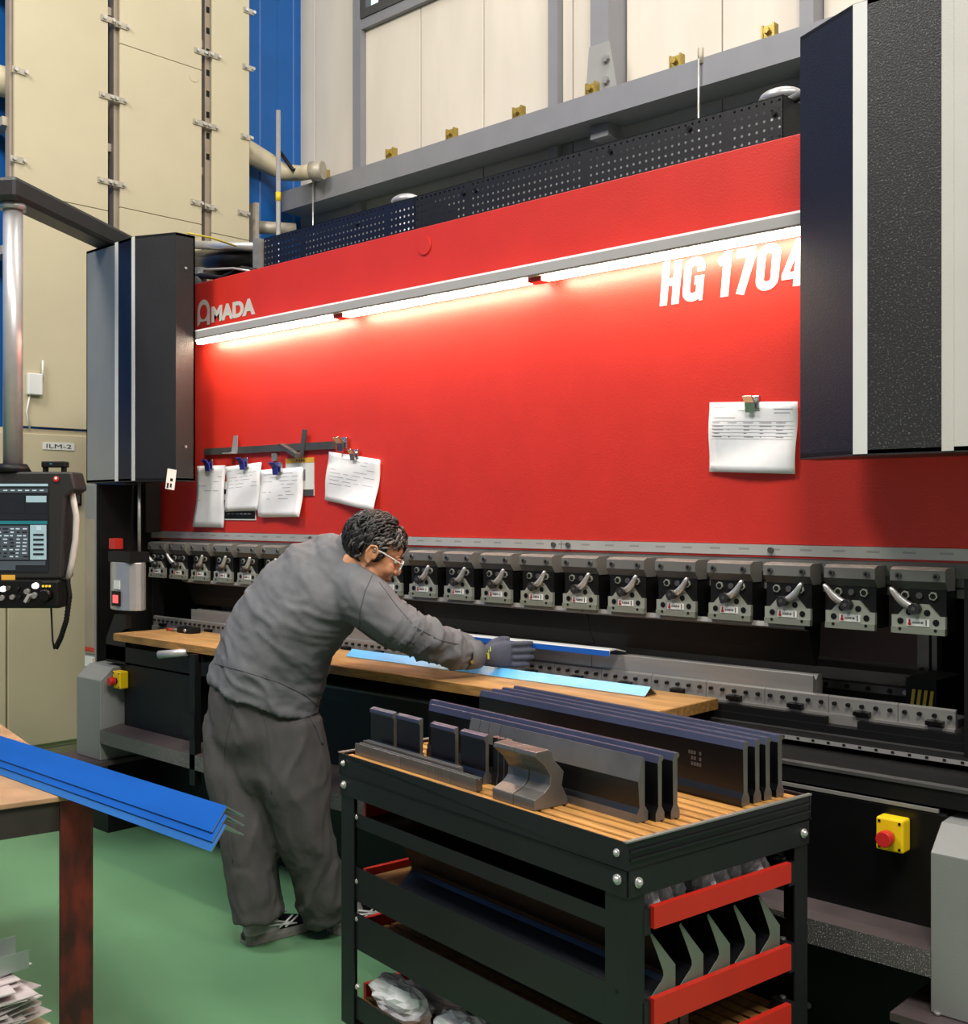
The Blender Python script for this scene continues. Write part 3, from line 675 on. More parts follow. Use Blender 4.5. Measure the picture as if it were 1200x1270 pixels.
for i in range(21):
    x = -4.942 + i * 0.18785
    ho = bpy.data.objects.new('punch_holder', HM['body']); C.objects.link(ho); ho.parent = pbk; ho.matrix_local = pinv @ lx((x, 0, 0))
    left = i in (0, 1, 19, 20)
    spec = [('clamp_block', (0, 0, 0)), ('face_plate', (0, 0, 0)), ('name_plate', (0, 0, 0)), ('pivot_knob', (-0.004 if left else -0.008, 0, 1.246)),
            ('bolt', (-0.05, 0, HZ1 - 0.022)), ('bolt', (0.05, 0, HZ1 - 0.022)),
            ('hole_plug', (-0.047, 0, 1.2115)), ('hole_plug', (0.047, 0, 1.2115)), ('hole_plug', (-0.024, 0, 1.236)), ('hole_plug', (0.024, 0, 1.236)),
            ('pin_hole', (-0.047, 0, 1.191)), ('pin_hole', (0.047, 0, 1.191)),
            ('hex_nut', (-0.037, 0, 1.280)), ('hex_nut', (0.037, 0, 1.280)), ('body_screw', (0.0, 0, 1.280))]
    for nm, lo in spec:
        c = bpy.data.objects.new(nm, HM[nm]); C.objects.link(c); c.parent = ho; c.location = lo
    c = bpy.data.objects.new('clamp_lever', HM['clamp_lever']); C.objects.link(c); c.parent = ho
    c.location = (-0.008, 0, 1.246)
    if left: c.matrix_local = Matrix.Translation((-0.004, 0, 1.246)) @ Matrix.Scale(-1, 4, (1, 0, 0))
    c['label'] = 'silver clamp lever'

# upper punches (long black tools) and dies
seg = [-4.739, -3.925, -3.115, -2.312, -1.513]
wh = ['far left end under the first holders', 'behind the worker', 'beside the gloved hand', 'right end beside the open gap']
plab = ['long black upper punch under the holders nearest the laser unit', 'long black upper punch clamped behind the worker', 'long black upper punch right above the gloved hand', 'long black upper punch ending at the gap with brown panel']
dlab = ['long grey die on the bed nearest the laser unit', 'long grey die on the bed behind the worker', 'long grey die under the angle held by the gloved hand', 'long grey die whose end stands free on the clamp row']
for i in range(4):
    a, b = seg[i] + 0.001, seg[i + 1] - 0.001
    MB().prism([(-0.045, 1.182), (-0.05, 1.168), (-0.02, 1.160), (-0.005, 1.10), (0.020, 1.056), (0.026, 1.056), (0.045, 1.10), (0.05, 1.182)], a, b, 'x', side_m=[1, 1, 0, 0, 0, 0, 0, 0]).build('upper_punch', ['punch_black', 'steel'], label=plab[i], cat='punch', group='upper punches in the holders')
    MB().prism([(0.002, 0.956), (0.002, 1.030), (0.004, 1.032), (0.02, 1.016), (0.036, 1.032), (0.06, 1.03), (0.06, 0.955)], a, b, 'x').build('lower_die', 'steel', label=dlab[i], cat='die', group='lower dies on the bed')
# die clamp row
segw = 0.2; x = -5.06; k = 0
clamp_proto = None
bolt_me = MB().cyl((0, -0.022, 0), (0, -0.012, 0), 0.0055, n=12).mesh('clamp_bolt', ['black'])
while x < -1.11:
    b = min(x + segw, -1.106)
    cl = part(MB().prism([(-0.012, 0.930), (-0.012, 0.978), (-0.004, 0.982), (0.0, 0.982), (0.0, 0.930)], x + 0.001, b - 0.001, 'x'), 'die_clamp', 'steel')
    cl_base = WM[pbk.name].inverted()
    for j in range(5):
        bx = x + 0.02 + j * 0.04
        if bx > b - 0.01: break
        o = bpy.data.objects.new('clamp_bolt', bolt_me); C.objects.link(o); o.parent = cl; o.location = cl_base @ Vector((bx, 0, 0.962))
    if k % 1 == 0: part(MB().prism([(-0.03, 0.937), (-0.03, 0.948), (-0.012, 0.95), (-0.012, 0.932)], x + 0.08, x + 0.125, 'x'), 'clamp_claw', 'black_gloss', cl)
    x += segw; k += 1
part(MB().box((-5.06, -0.02, 0.905), (-1.106, 0.08, 0.932)), 'die_rail', 'steel')
part(MB().box((-5.06, 0.0, 0.932), (-1.106, 0.08, 0.955)), 'die_seat', 'steel_dark')
for a, b in ((-1.82, -1.455), (-1.36, -0.9)): part(MB().box((a, -0.045, 0.895), (b, -0.02, 0.925)), 'cover_strip', 'black')
# bed
part(MB().prism([(-0.06, 0.86), (-0.06, 0.905), (0.2, 0.905), (0.2, 0.1), (-0.02, 0.1), (-0.02, 0.84)], -5.09, -0.98, 'x'), 'bed', 'black')
part(MB().box((-5.05, -0.066, 0.880), (-0.9, -0.06, 0.884)), 'edge_line', 'steel_dark')
hs = part(MB().prism([(-0.105, 0.861), (-0.105, 0.873), (-0.06, 0.880), (-0.06, 0.861)], -4.7, -0.9, 'x', side_m=[0, 1, 1, 1]), 'hole_strip', ['steel_bright', 'black'])
hole_me = MB().box((-0.004, -0.1065, 0.865), (0.004, -0.1045, 0.871)).mesh('strip_hole', ['black'])
for i in range(60):
    o = bpy.data.objects.new('strip_hole', hole_me); C.objects.link(o); o.parent = hs; o.location = (-0.92 - i * 0.045 + 2.95, 0, 0)
part(MB().box((-5.05, -0.18, 0.80), (-0.9, -0.02, 0.845)), 'front_beam', 'black', bevel=0.004)
part(MB().prism([(-0.30, 0.838), (-0.30, 0.846), (-0.285, 0.849), (-0.2, 0.851), (-0.2, 0.838)], -4.82, -0.85, 'x', side_m=[1, 1, 0, 0, 0]), 'ledge_rail', ['black', 'steel_dark'])
part(MB().box((-4.82, -0.295, 0.795), (-0.9, -0.18, 0.838)), 'lower_beam', 'black')
# front lower panels: left black box, middle recess, right black panel
part(MB().box((-4.83, -0.30, 0.485), (-4.22, -0.1, 0.790)), 'lower_panel', 'black', bevel=0.006)
part(MB().box((-4.22, -0.16, 0.485), (-2.2, -0.1, 0.790)), 'recess_panel', 'black')
part(MB().box((-2.2, -0.30, 0.485), (-1.02, -0.1, 0.782)), 'lower_panel', 'black_gloss', bevel=0.006)
part(MB().box((-2.2, -0.303, 0.782), (-1.04, -0.295, 0.790)), 'panel_lip', 'steel')
part(MB().prism([(-0.40, 0.425), (-0.40, 0.487), (-0.30, 0.503), (-0.1, 0.503), (-0.1, 0.425)], -4.87, -1.02, 'x', side_m=[0, 1, 1, 1, 1]), 'kick_bar', ['sparkle', 'brown_dark'])
part(MB().box((-5.1, -0.10, 0.0), (-0.85, 0.2, 0.425)), 'base_plinth', 'black')
for q in (onY(1003, 1246, -0.10),): part(MB().cyl((q.x, -0.106, q.z), (q.x, -0.10, q.z), 0.009, n=10), 'plinth_bolt', 'steel')
# gray lower corner covers
for xa, xb, nm in ((-5.094, -4.869, 'gray_cover'), (-1.02, -0.75, 'pale_cover')):
    part(MB().prism([(-0.40, 0.345), (-0.40, 0.715), (-0.335, 0.772), (-0.1, 0.785), (-0.1, 0.345)], xa, xb, 'x'), 'corner_cover', 'gray_cover', bevel=0.003)
    part(MB().box((xa - 0.07, -0.46, 0.325), (xb + 0.04, -0.05, 0.344)), 'foot_plate', 'brown_dark')
    part(MB().box((xa, -0.36, 0.0), (xb, -0.05, 0.325)), 'foot_block', 'black')
q = onZ(1162, 1259, 0.344); part(MB().cyl((q.x, q.y, 0.344), (q.x, q.y, 0.352), 0.008, n=10), 'plate_bolt', 'steel')
# emergency stops
for q, nm in ((onY(1112, 1031, -0.3), 'r'), (onY(155, 842, -0.3), 'l')):
    e = part(MB().box((q.x - 0.034, -0.345, q.z - 0.04), (q.x + 0.034, -0.301, q.z + 0.04)), 'stop_box', 'yellow', bevel=0.005, label='yellow emergency stop box')
    part(MB().cyl((q.x, -0.355, q.z - 0.004), (q.x, -0.345, q.z - 0.004), 0.014, n=18), 'button_neck', 'black', e)
    part(MB().cyl((q.x, -0.382, q.z - 0.004), (q.x, -0.355, q.z - 0.004), 0.0195, n=24), 'stop_button', 'red_button', e, bevel=0.003)
    for dx in (-0.025, 0.025):
        for dz in (-0.031, 0.031): part(MB().cyl((q.x + dx, -0.347, q.z + dz), (q.x + dx, -0.345, q.z + dz), 0.0035, n=8), 'box_screw', 'black', e)
# chrome handle, table support post
qa, qb = onY(197, 812, -0.42), onY(233, 809, -0.36)
part(MB().cyl(qa, qb, 0.017, n=14), 'chrome_handle', 'alu')
q = onY(242, 900, -0.385)
sp = part(MB().box((q.x - 0.02, -0.40, 0.36), (q.x + 0.02, -0.37, 0.905)), 'support_post', 'black')
part(MB().box((q.x - 0.05, -0.41, q.z - 0.04), (q.x + 0.03, -0.40, q.z + 0.05)), 'post_bracket', 'black', sp)
part(MB().box((q.x - 0.02, -0.38, 0.87), (q.x + 0.02, -0.1, 0.905)), 'post_arm', 'black', sp)
part(MB().box((-2.0, -0.34, 0.86), (-1.95, -0.1, 0.905)), 'table_arm', 'black')
# inside of the throat: black backing, brown rear door with aluminium frame, back gauge, hazard block
part(MB().box((-5.1, 0.62, 0.6), (-0.9, 0.66, 1.42)), 'throat_backing', 'black')
part(MB().box((-4.72, 0.30, 1.02), (-3.0, 0.34, 1.16)), 'gauge_plate', 'black_paint')
part(MB().box((-4.72, 0.16, 0.98), (-3.0, 0.20, 1.035)), 'gauge_beam', 'steel_dark')
x0, x1 = onY(1012, 800, 0.4).x, onY(1142, 800, 0.4).x
part(MB().box((x0 - 0.5, 0.40, 0.95), (x1, 0.42, 1.40)), 'rear_door', 'door_brown')
part(MB().box((x1, 0.37, 0.9), (x1 + 0.035, 0.42, 1.40)).box((x1 + 0.04, 0.38, 0.9), (x1 + 0.055, 0.42, 1.40)), 'door_frame', 'alu')
z0 = onY(1080, 827, 0.35).z; part(MB().box((x0 - 0.5, 0.33, z0 - 0.01), (x1 + 0.02, 0.40, z0 + 0.012)), 'door_rail', 'steel')
zg = onY(1100, 845, 0.2).z; xg = onY(1139, 850, 0.2).x
gg = part(MB().prism([(0.15, zg - 0.05), (0.14, zg + 0.0), (0.18, zg + 0.028), (0.28, zg + 0.03), (0.28, zg - 0.05)], -4.6, xg, 'x'), 'back_gauge', 'black_paint')
part(MB().box((-2.6, 0.138, zg - 0.028), (xg - 0.01, 0.148, zg - 0.006)), 'gauge_strip', 'steel_dark', gg)
for px in (1024, 1050, 1076, 1103, 1122):
    q = onY(px, 850, 0.137); part(MB().cyl((q.x, 0.134, zg - 0.017), (q.x, 0.138, zg - 0.017), 0.007, n=8), 'gauge_screw', 'alu' if px == 1122 else 'black', gg)
part(MB().box((xg, 0.11, zg - 0.13), (xg + 0.085, 0.3, zg + 0.03)), 'gauge_end', 'black', gg)
for i in range(4):
    x = xg + 0.012 + i * 0.017; part(MB().prism([(x, zg - 0.055), (x + 0.009, zg - 0.055), (x + 0.016, zg + 0.0), (x + 0.007, zg + 0.0)], 0.107, 0.11, 'y'), 'hazard_stripe', 'hazard', gg)

# wooden board table -----------------------------------------------------------
t0, t1 = onZ(142, 785, 0.94), onZ(885, 865, 0.94)
wt = thing('work_board', (-3.3, -0.2, 0.905), 'long plywood work board set along the front of the press brake', 'board')
MB().box((-4.80, -0.368, 0.906), (-1.80, -0.045, 0.94)).build('board', 'wood_board', wt, bevel=0.002)
MB().box((-4.80, -0.371, 0.907), (-1.80, -0.368, 0.938)).box((-1.80, -0.368, 0.907), (-1.797, -0.045, 0.938)).build('edge_band', 'wood_edge', wt)
# blue film covered angle pieces on the table and in the die
def vee(name, a, b, y, z, w, lab, mats, ang=35, parent=None, tilt=0, t=0.0025):
    c, s_ = math.cos(math.radians(ang)), math.sin(math.radians(ang))
    pr = [(y - w * c, z - w * s_), (y, z), (y + w * c, z - w * s_), (y + w * c - 0.001, z - w * s_ - t), (y, z - t * 1.3), (y - w * c, z - w * s_ - t)]
    return MB().prism(pr, a, b, 'x', side_m=[0, 0, 1, 1, 1, 1], m=1).build(name, mats, label=lab, cat='angle profile')
vee('angle_profile', -3.36, -1.965, -0.155, 0.968, 0.040, 'light blue bent angle profile lying on the plywood board', ['blue_film_light', 'angle_metal'], ang=38)
MB().prism([(-0.062, 1.032), (-0.062, 1.050), (-0.059, 1.053), (-0.025, 1.054), (0.03, 1.042), (0.027, 1.038), (-0.025, 1.050), (-0.058, 1.049)], -3.2, -2.19, 'x', side_m=[0, 1, 1, 1, 0, 0, 0, 0], m=1).build('metal_sheet', ['blue_film', 'label_white'], label='blue coated metal strip held on the die by the gloved hand', cat='metal strip')
# small tools on the board
tk = thing('gauge_box', tuple(onZ(235, 784, 0.94)), 'small black caliper box on the board near the laser unit', 'gauge')
q = onZ(234, 785, 0.94); MB().box((q.x - 0.055, q.y - 0.03, 0.9405), (q.x + 0.055, q.y + 0.03, 0.968)).build('body', 'black', tk, bevel=0.004)
MB().cyl((q.x + 0.02, q.y - 0.036, 0.955), (q.x + 0.02, q.y - 0.03, 0.955), 0.008, n=12).build('knob', 'chrome', tk)
MB().tube([(q.x - 0.055, q.y, 0.95), (q.x - 0.1, q.y - 0.01, 0.948), (q.x - 0.125, q.y - 0.012, 0.947)], 0.006, n=8).build('strap', 'steel', tk)
MB().cyl((q.x - 0.16, q.y - 0.015, 0.947), (q.x - 0.12, q.y - 0.012, 0.947), 0.0065, n=8).build('red_tip', 'red_button', tk)

# ================================================================== CONTROL PENDANT
pc0 = P(20, 248, 4.6)
pdt = thing('control_pendant', (pc0.x, pc0.y, 1.1), 'black touchscreen control pendant hanging on silver pole from swing arm', 'control panel')
b0, b1 = P(16, 246, 4.68), P(150, 303, 5.6)
zb_ = 2.828
bd = Vector((b1.x - b0.x, b1.y - b0.y, 0)).normalized(); bn = Vector((-bd.y, bd.x, 0)); bl = Vector((b1.x - b0.x, b1.y - b0.y, 0)).length
bm_ = Matrix((bd, bn, UP)).transposed()
ctr = Vector((b0.x, b0.y, zb_)) + bd * (bl / 2 - 0.03)
MB().obox(ctr, (bl + 0.10, 0.13, 0.095), bm_).build('swing_arm', 'black_paint', pdt, bevel=0.018)
MB().cyl((b0.x, b0.y, 1.66), (b0.x, b0.y, 2.79), 0.039, n=24).build('pole', 'alu', pdt)
MB().cyl((b0.x, b0.y, 2.755), (b0.x, b0.y, 2.781), 0.052, n=24).build('pole_collar', 'alu', pdt)
MB().cyl((b0.x, b0.y, 1.665), (b0.x, b0.y, 1.70), 0.075, 0.055, n=24).build('pole_boot', 'black', pdt)
# housing frame faces the camera side, a little turned
q0 = P(-75, 590, 4.62); q1 = P(93, 590, 4.62)
hx = Vector((q1.x - q0.x, q1.y - q0.y, 0)); hw_ = hx.length; hx.normalize()
hn = Vector((hx.y, -hx.x, 0))          # towards the operator
PM = Matrix((hx, -hn, UP)).transposed(); po = Vector((q0.x, q0.y, 0))
def pv(u, d, z): return po + hx * u + hn * d + UP * z
def pz(y): return H - (y - 635) / F * 4.62
def pu(x): return (x + 75) / 168 * hw_
def pbox(mb, x0, x1, y0, y1, d0, d1, m=0):
    c = pv((pu(x0) + pu(x1)) / 2, (d0 + d1) / 2, (pz(y0) + pz(y1)) / 2)
    return mb.obox(c, (abs(pu(x1) - pu(x0)), abs(d1 - d0), abs(pz(y0) - pz(y1))), PM, m)
mb = MB()
prof = [(-75, 585), (88, 585), (94, 607), (80, 616), (76, 718), (-75, 718)]
f_ = [pv(pu(x), 0.0, pz(y)) for x, y in prof]; b_ = [pv(pu(x), -0.14, pz(y)) for x, y in prof]
mb.add(f_, [tuple(range(6))]); mb.add(b_, [tuple(range(6))])
for i in range(6): mb.add([f_[i], f_[(i + 1) % 6], b_[(i + 1) % 6], b_[i]], [(0, 1, 2, 3)])
hs_ = mb.build('housing', 'black_paint', pdt, bevel=0.008)
scr = pbox(MB(), -72, 60, 599, 709, 0.0, 0.004).build('screen', 'screen_dark', pdt)
sm = MB()
for (x0, x1, y0, y1, m) in ((-70, 60, 600, 603, 1), (-70, 60, 606, 611, 3), (-70, 31, 614, 636, 0), (33, 58, 615, 623, 1), (33, 58, 625, 637, 0), (-70, 60, 641, 644, 0), (-70, 59, 646, 650, 2), (38, 58, 651, 694, 1), (-70, 36, 652, 694, 3), (-70, 57, 696, 701, 3), (-70, 20, 700, 707, 4)):
    pbox(sm, x0, x1, y0, y1, 0.004, 0.0055 + 0.0003 * m, m)
random.seed(3)
for r in range(9):
    for k in range(7):
        x = -20 + k * 8 + random.random() * 2
        if x < 34: pbox(sm, x, x + 3 + random.random() * 3, 655 + r * 4.3, 656.6 + r * 4.3, 0.006, 0.0075, 0 if random.random() < 0.5 else 5)
for k in range(5): pbox(sm, 42, 55, 662 + k * 6, 664.5 + k * 6, 0.006, 0.0075, 0)
pbox(sm, 46, 52, 652, 658, 0.006, 0.0075, 5)
for k in range(6): pbox(sm, 5 + k * 9, 10 + k * 9, 607.5, 609, 0.006, 0.0075, 5)
sm.build('screen_content', ['screen_dark', 'screen_pale', 'screen_teal', 'screen_gray', 'screen_gray', 'screen_text'], scr)
q = pv(pu(70), 0.001, pz(594)); MB().cyl(q, q + hn * 0.005, 0.012, n=20).build('round_badge', 'red_button', hs_)
q = pv(pu(70), 0.006, pz(593)); MB().cyl(q, q + hn * 0.001, 0.006, n=14).build('badge_mark', 'label_white', hs_)
pbox(MB(), 2, 19, 713, 719, 0.0, 0.003).build('warning_sticker', 'yellow_paper', hs_)
cn = pbox(MB(), -75, 76, 719, 754, -0.10, 0.02).build('key_console', 'black_gloss', pdt, bevel=0.006)
for (x, y, r, m) in ((7, 730, 0.012, 'led_white'), (14, 729, 0.010, 'steel_dark'), (47, 726, 0.013, 'led_white'), (46, 738, 0.014, 'steel'), (19, 740, 0.011, 'steel'), (6, 741, 0.012, 'steel'), (37, 733, 0.012, 'steel'), (25, 730, 0.010, 'black'), (0, 741, 0.009, 'led_white'), (27, 740, 0.010, 'black')):
    q = pv(pu(x), 0.02, pz(y)); MB().cyl(q, q + hn * 0.018, r, r * 0.85, n=16).build('console_button', m, cn)
q = pv(pu(40), 0.02, pz(741)); MB().obox(q + hn * 0.02, (0.012, 0.035, 0.035), PM @ Matrix.Rotation(0.5, 3, 'Y')).build('key', 'steel_bright', cn)
hd = pbox(MB(), 55, 77, 720, 752, 0.0, 0.045).build('handset', 'black', pdt, bevel=0.006)
for k in range(3):
    q = pv(pu(59 + k * 4), 0.045, pz(726)); MB().cyl(q, q + hn * 0.004, 0.005, n=10).build('handset_light', 'yellow_led', hd)
q = pv(pu(63), 0.045, pz(737)); MB().cyl(q, q + hn * 0.03, 0.028, 0.02, n=18).build('handset_wheel', 'black_gloss', hd)
# hose behind the housing and coiled lead
pp = [(84, 612), (89, 640), (88, 670), (83, 700), (78, 722)]
MB().tube([pv(pu(x), -0.05, pz(y)) for x, y in pp], 0.013, n=12).build('cable_conduit', 'pale_cover', pdt)
pp = [(80, 718), (83, 740), (79, 770), (72, 792), (65, 806)]
pts_ = []
for i in range(len(pp) - 1):
    for k in range(14):
        t = k / 14; pts_.append(pv(pu(pp[i][0] + (pp[i + 1][0] - pp[i][0]) * t), -0.03, pz(pp[i][1] + (pp[i + 1][1] - pp[i][1]) * t)))
coil = MB(); coil.tube(pts_, [0.0125 if i % 2 else 0.0095 for i in range(len(pts_))], n=10)
coil.build('coiled_lead', 'black', pdt)
MB().tube([pv(pu(x), -0.02, pz(y)) for x, y in ((61, 752), (62, 775), (63, 795), (65, 806))], 0.004, n=6).build('thin_lead', 'black', pdt)
cm = pbox(MB(), 46, 76, 571.5, 579, -0.09, -0.04).build('barcode_reader', 'black', pdt, bevel=0.004)
pbox(MB(), 47, 51, 579, 586, -0.08, -0.05).build('reader_foot', 'black', cm)
pbox(MB(), 70, 74, 579, 586, -0.08, -0.05).build('reader_foot', 'black', cm)
pbox(MB(), 57, 60, 574, 575.5, -0.04, -0.038).build('reader_light', 'screen_teal', cm)

# ================================================================== PAPERS AND MAGNETS ON THE RED PANEL
def paper(corners, lab, y=-0.012, curl=0.012, cat='paper', mats=('paper', 'ink'), lines=True, layers=1, seed=1, name='paper_sheet', group='paper sheets pinned on the red panel', table=False):
    rnd = random.Random(seed)
    c = [onY(px, py, y) for px, py in corners]         # tl, tr, br, bl
    t = thing(name, (c[2].x / 2 + c[3].x / 2, y, min(c[2].z, c[3].z)), lab, cat, group)
    def pos(u, v, e=0.0):
        p = c[0].lerp(c[1], u).lerp(c[3].lerp(c[2], u), v)
        return p + Vector((0, -e - curl * v * v * (0.6 + 0.4 * math.sin(u * 5 + seed)) - 0.004 * math.sin(v * 7 + u * 4 + seed), 0))
    n = 10
    for l in range(layers):
        mb = MB(); off = -0.003 * l
        vs = [pos(i / n, j / n, off) + Vector((0.0025 * l, 0, -0.002 * l)) for j in range(n + 1) for i in range(n + 1)]
        bs = [v + Vector((0, 0.0012, 0)) for v in vs]
        fs = [(j * (n + 1) + i, j * (n + 1) + i + 1, (j + 1) * (n + 1) + i + 1, (j + 1) * (n + 1) + i) for j in range(n) for i in range(n)]
        mb.add(vs, fs, 0, True)
        N_ = (n + 1) ** 2
        mb.add(bs, [f[::-1] for f in fs], 0, True)
        ed = [(i, 0) for i in range(n + 1)] + [(n, j) for j in range(1, n + 1)] + [(i, n) for i in range(n - 1, -1, -1)] + [(0, j) for j in range(n - 1, 0, -1)]
        for k in range(len(ed)):
            a = ed[k][1] * (n + 1) + ed[k][0]; b = ed[(k + 1) % len(ed)]; b = b[1] * (n + 1) + b[0]
            mb.add([vs[a], vs[b], bs[b], bs[a]], [(0, 1, 2, 3)])
        if l == 0 and lines:
            ik = mb
            def dash(u0, u1, v, hgt):
                k = 4
                for s_ in range(k):
                    ua, ub = u0 + (u1 - u0) * s_ / k, u0 + (u1 - u0) * (s_ + 1) / k
                    ik.add([pos(ua, v, 0.0008), pos(ub, v, 0.0008), pos(ub, v + hgt, 0.0008), pos(ua, v + hgt, 0.0008)], [(0, 1, 2, 3)], 1)
            if table:
                dash(0.06, 0.2, 0.07, 0.006); dash(0.35, 0.6, 0.12, 0.007); dash(0.75, 0.95, 0.1, 0.006); dash(0.75, 0.92, 0.15, 0.006); dash(0.06, 0.32, 0.22, 0.007)
                for v in (0.27, 0.33, 0.38, 0.43, 0.48, 0.52): dash(0.04, 0.96, v, 0.004)
                for r in range(5):
                    for k in range(5): dash(0.05 + k * 0.18, 0.05 + k * 0.18 + rnd.random() * 0.14, 0.29 + r * 0.05, 0.007)
            else:
                for r in range(rnd.randint(7, 10)):
                    v = 0.1 + r * 0.075; u = 0.07
                    while u < 0.8:
                        w_ = 0.06 + rnd.random() * 0.22
                        if rnd.random() < 0.6: dash(u, min(u + w_, 0.93), v + rnd.random() * 0.01, 0.006)
                        u += w_ + 0.06
        sh = mb.build('sheet', list(mats), t)
    return t
paper(((245, 578), (278, 577), (276.5, 654), (242, 653)), 'long narrow white paper sheet under a blue clip beside the left cover', seed=1, layers=2)
paper(((280, 579), (323, 573), (321, 632), (281.5, 634)), 'white paper sheet under a blue clip overlapping the black notice', seed=2, layers=2, y=-0.016)
paper(((323, 583), (374, 579), (372, 640), (321, 640.5)), 'white paper bundle under a blue clip in front of the yellow headed notice', seed=3, layers=3, y=-0.020)
paper(((407, 560), (471, 570), (465.5, 633), (403, 620)), 'tilted white paper sheet with metal clip above the worker', seed=4, layers=2, y=-0.012, curl=0.02)
paper(((879, 499), (989, 498), (985.5, 588), (879, 585)), 'large white form with printed table under metal clip by right cover', seed=5, y=-0.010, table=True, curl=0.006)
# notices
nt_ = thing('notice_card', tuple(onY(371, 615, -0.003)), 'laminated notice with orange heading and dark foot behind a paper bundle', 'notice')
def nrect(px0, px1, py0, py1, m, nm, par, e=0.0):
    a, b = onY(px0, py0, -0.004 - e), onY(px1, py1, -0.004 - e); z0, z1 = onY((px0 + px1) / 2, py1, -0.004 - e).z, onY((px0 + px1) / 2, py0, -0.004 - e).z
    return MB().box((a.x, -0.004 - e, z0), (b.x, -0.0005 - e, z1)).build(nm, m, par)
nrect(354, 389, 568, 615, 'label_white', 'card', nt_); nrect(354, 389, 568, 574, 'yellow_paper', 'heading', nt_, 0.001); nrect(374, 388.5, 607, 615, 'steel_dark', 'foot_band', nt_, 0.001)
for k in range(5): nrect(366 + k * 2.6, 368 + k * 2.6, 590 - k * 2, 596, 'blue_plastic' if k % 2 else 'ink', 'chart_bar', nt_, 0.001)
for k in range(4): nrect(367 + k * 3, 368.5 + k * 3, 570, 572.5, 'brown_dark', 'heading_mark', nt_, 0.002)
nt2 = thing('warning_sticker', tuple(onY(297, 645, -0.003)), 'black and white safety notice mostly hidden behind paper sheets', 'notice')
nrect(275, 317, 595, 645, 'label_white', 'card', nt2); nrect(278, 316, 634, 643.5, 'black', 'text_block', nt2, 0.001); nrect(276, 282, 594, 597, 'red_plain', 'red_band', nt2, 0.001)
nrect(277, 282, 607, 613, 'black', 'symbol', nt2, 0.001); nrect(277, 283, 620, 630, 'black', 'panel', nt2, 0.001)
for k in range(6): nrect(282 + k * 5, 285.5 + k * 5, 636.5, 638, 'ink', 'text_mark', nt2, 0.002)
# magnetic bar with loose plates
a, b = onY(253.5, 560, -0.012), onY(414, 552, -0.012)
MB().prism([(a.x, a.z - 0.017), (b.x, b.z - 0.016), (b.x, b.z + 0.016), (a.x, a.z + 0.013)], -0.016, -0.0005, 'y').build('magnet_bar', 'steel_dark', label='long dark magnetic steel bar stuck across the red panel', cat='bar')
def lplate(px, py, lab, kind):
    q = onY(px, py, -0.017)
    t = thing('bent_plate', (q.x, q.y, q.z - 0.05), lab, 'metal plate', 'bent plates on the magnetic bar')
    if kind == 0:
        MB().prism([(q.x - 0.022, q.z - 0.03), (q.x + 0.022, q.z - 0.026), (q.x + 0.026, q.z + 0.05), (q.x - 0.004, q.z + 0.05)], -0.021, -0.017, 'y').build('flange', 'alu', t)
        MB().box((q.x - 0.045, -0.055, q.z - 0.033), (q.x + 0.02, -0.017, q.z - 0.028)).build('lip', 'alu', t)
    else:
        MB().prism([(q.x + 0.03, q.z - 0.055), (q.x + 0.055, q.z - 0.05), (q.x + 0.085, q.z + 0.065), (q.x + 0.055, q.z + 0.07)], -0.021, -0.017, 'y').build('flange', 'steel_dark', t)
        MB().prism([(q.x - 0.08, q.z + 0.0), (q.x - 0.07, q.z + 0.012), (q.x + 0.045, q.z - 0.035), (q.x + 0.045, q.z - 0.055)], -0.05, -0.0215, 'y').build('lip', 'steel_dark', t)
lplate(291, 554, 'small bright bent plate with lip on the magnetic bar', 0)
lplate(366, 553, 'dark tick shaped bent plate on the magnetic bar', 1)
def mclip(px, py, lab, m, s_=0.8, y=-0.02):
    q = onY(px, py, y); t = thing('magnet_clip', (q.x, y, q.z - 0.035 * s_), lab, 'clip', 'magnet clips on the red panel')
    MB().box((q.x - 0.012 * s_, y, q.z - 0.02 * s_), (q.x + 0.034 * s_, y + 0.012, q.z + 0.034 * s_)).build('back_plate', 'chrome', t, bevel=0.002)
    MB().prism([(y - 0.006, q.z - 0.035 * s_), (y - 0.002, q.z - 0.035 * s_), (y - 0.004, q.z + 0.01 * s_), (y - 0.035 * s_, q.z + 0.034 * s_), (y - 0.038 * s_, q.z + 0.030 * s_), (y - 0.012, q.z + 0.004)], q.x - 0.026 * s_, q.x + 0.018 * s_, 'x').build('jaw', m, t)
mclip(259, 577, 'blue magnet clip on the long narrow paper sheet', 'blue_plastic')
mclip(302, 575, 'blue magnet clip on paper before the black notice', 'blue_plastic', y=-0.024)
mclip(343, 581, 'blue magnet clip on the paper bundle', 'blue_plastic', y=-0.03)
mclip(424, 551, 'silver magnet clip stuck beside the magnetic bar end', 'chrome', 0.85)
mclip(439, 564, 'small silver clip on the tilted paper sheet', 'chrome', 0.65)
mclip(932, 501, 'round headed silver clip on the printed form', 'chrome', 0.7)
q = onY(340, 567, -0.01); MB().box((q.x - 0.017, -0.012, q.z - 0.017), (q.x + 0.017, -0.0005, q.z + 0.017)).build('square_magnet', 'steel', label='tiny square grey magnet under the magnetic bar', cat='magnet')
a, b = onY(206, 583, -0.325), onY(217, 607, -0.325)
tg = thing('hanging_card', (a.x / 2 + b.x / 2, -0.322, b.z), 'small white card stuck at the lower edge of left charcoal cover', 'card')
qa = [onX(208, 581, -4.52), onX(219, 583, -4.52), onX(216, 608, -4.52), onX(205, 606, -4.52)]
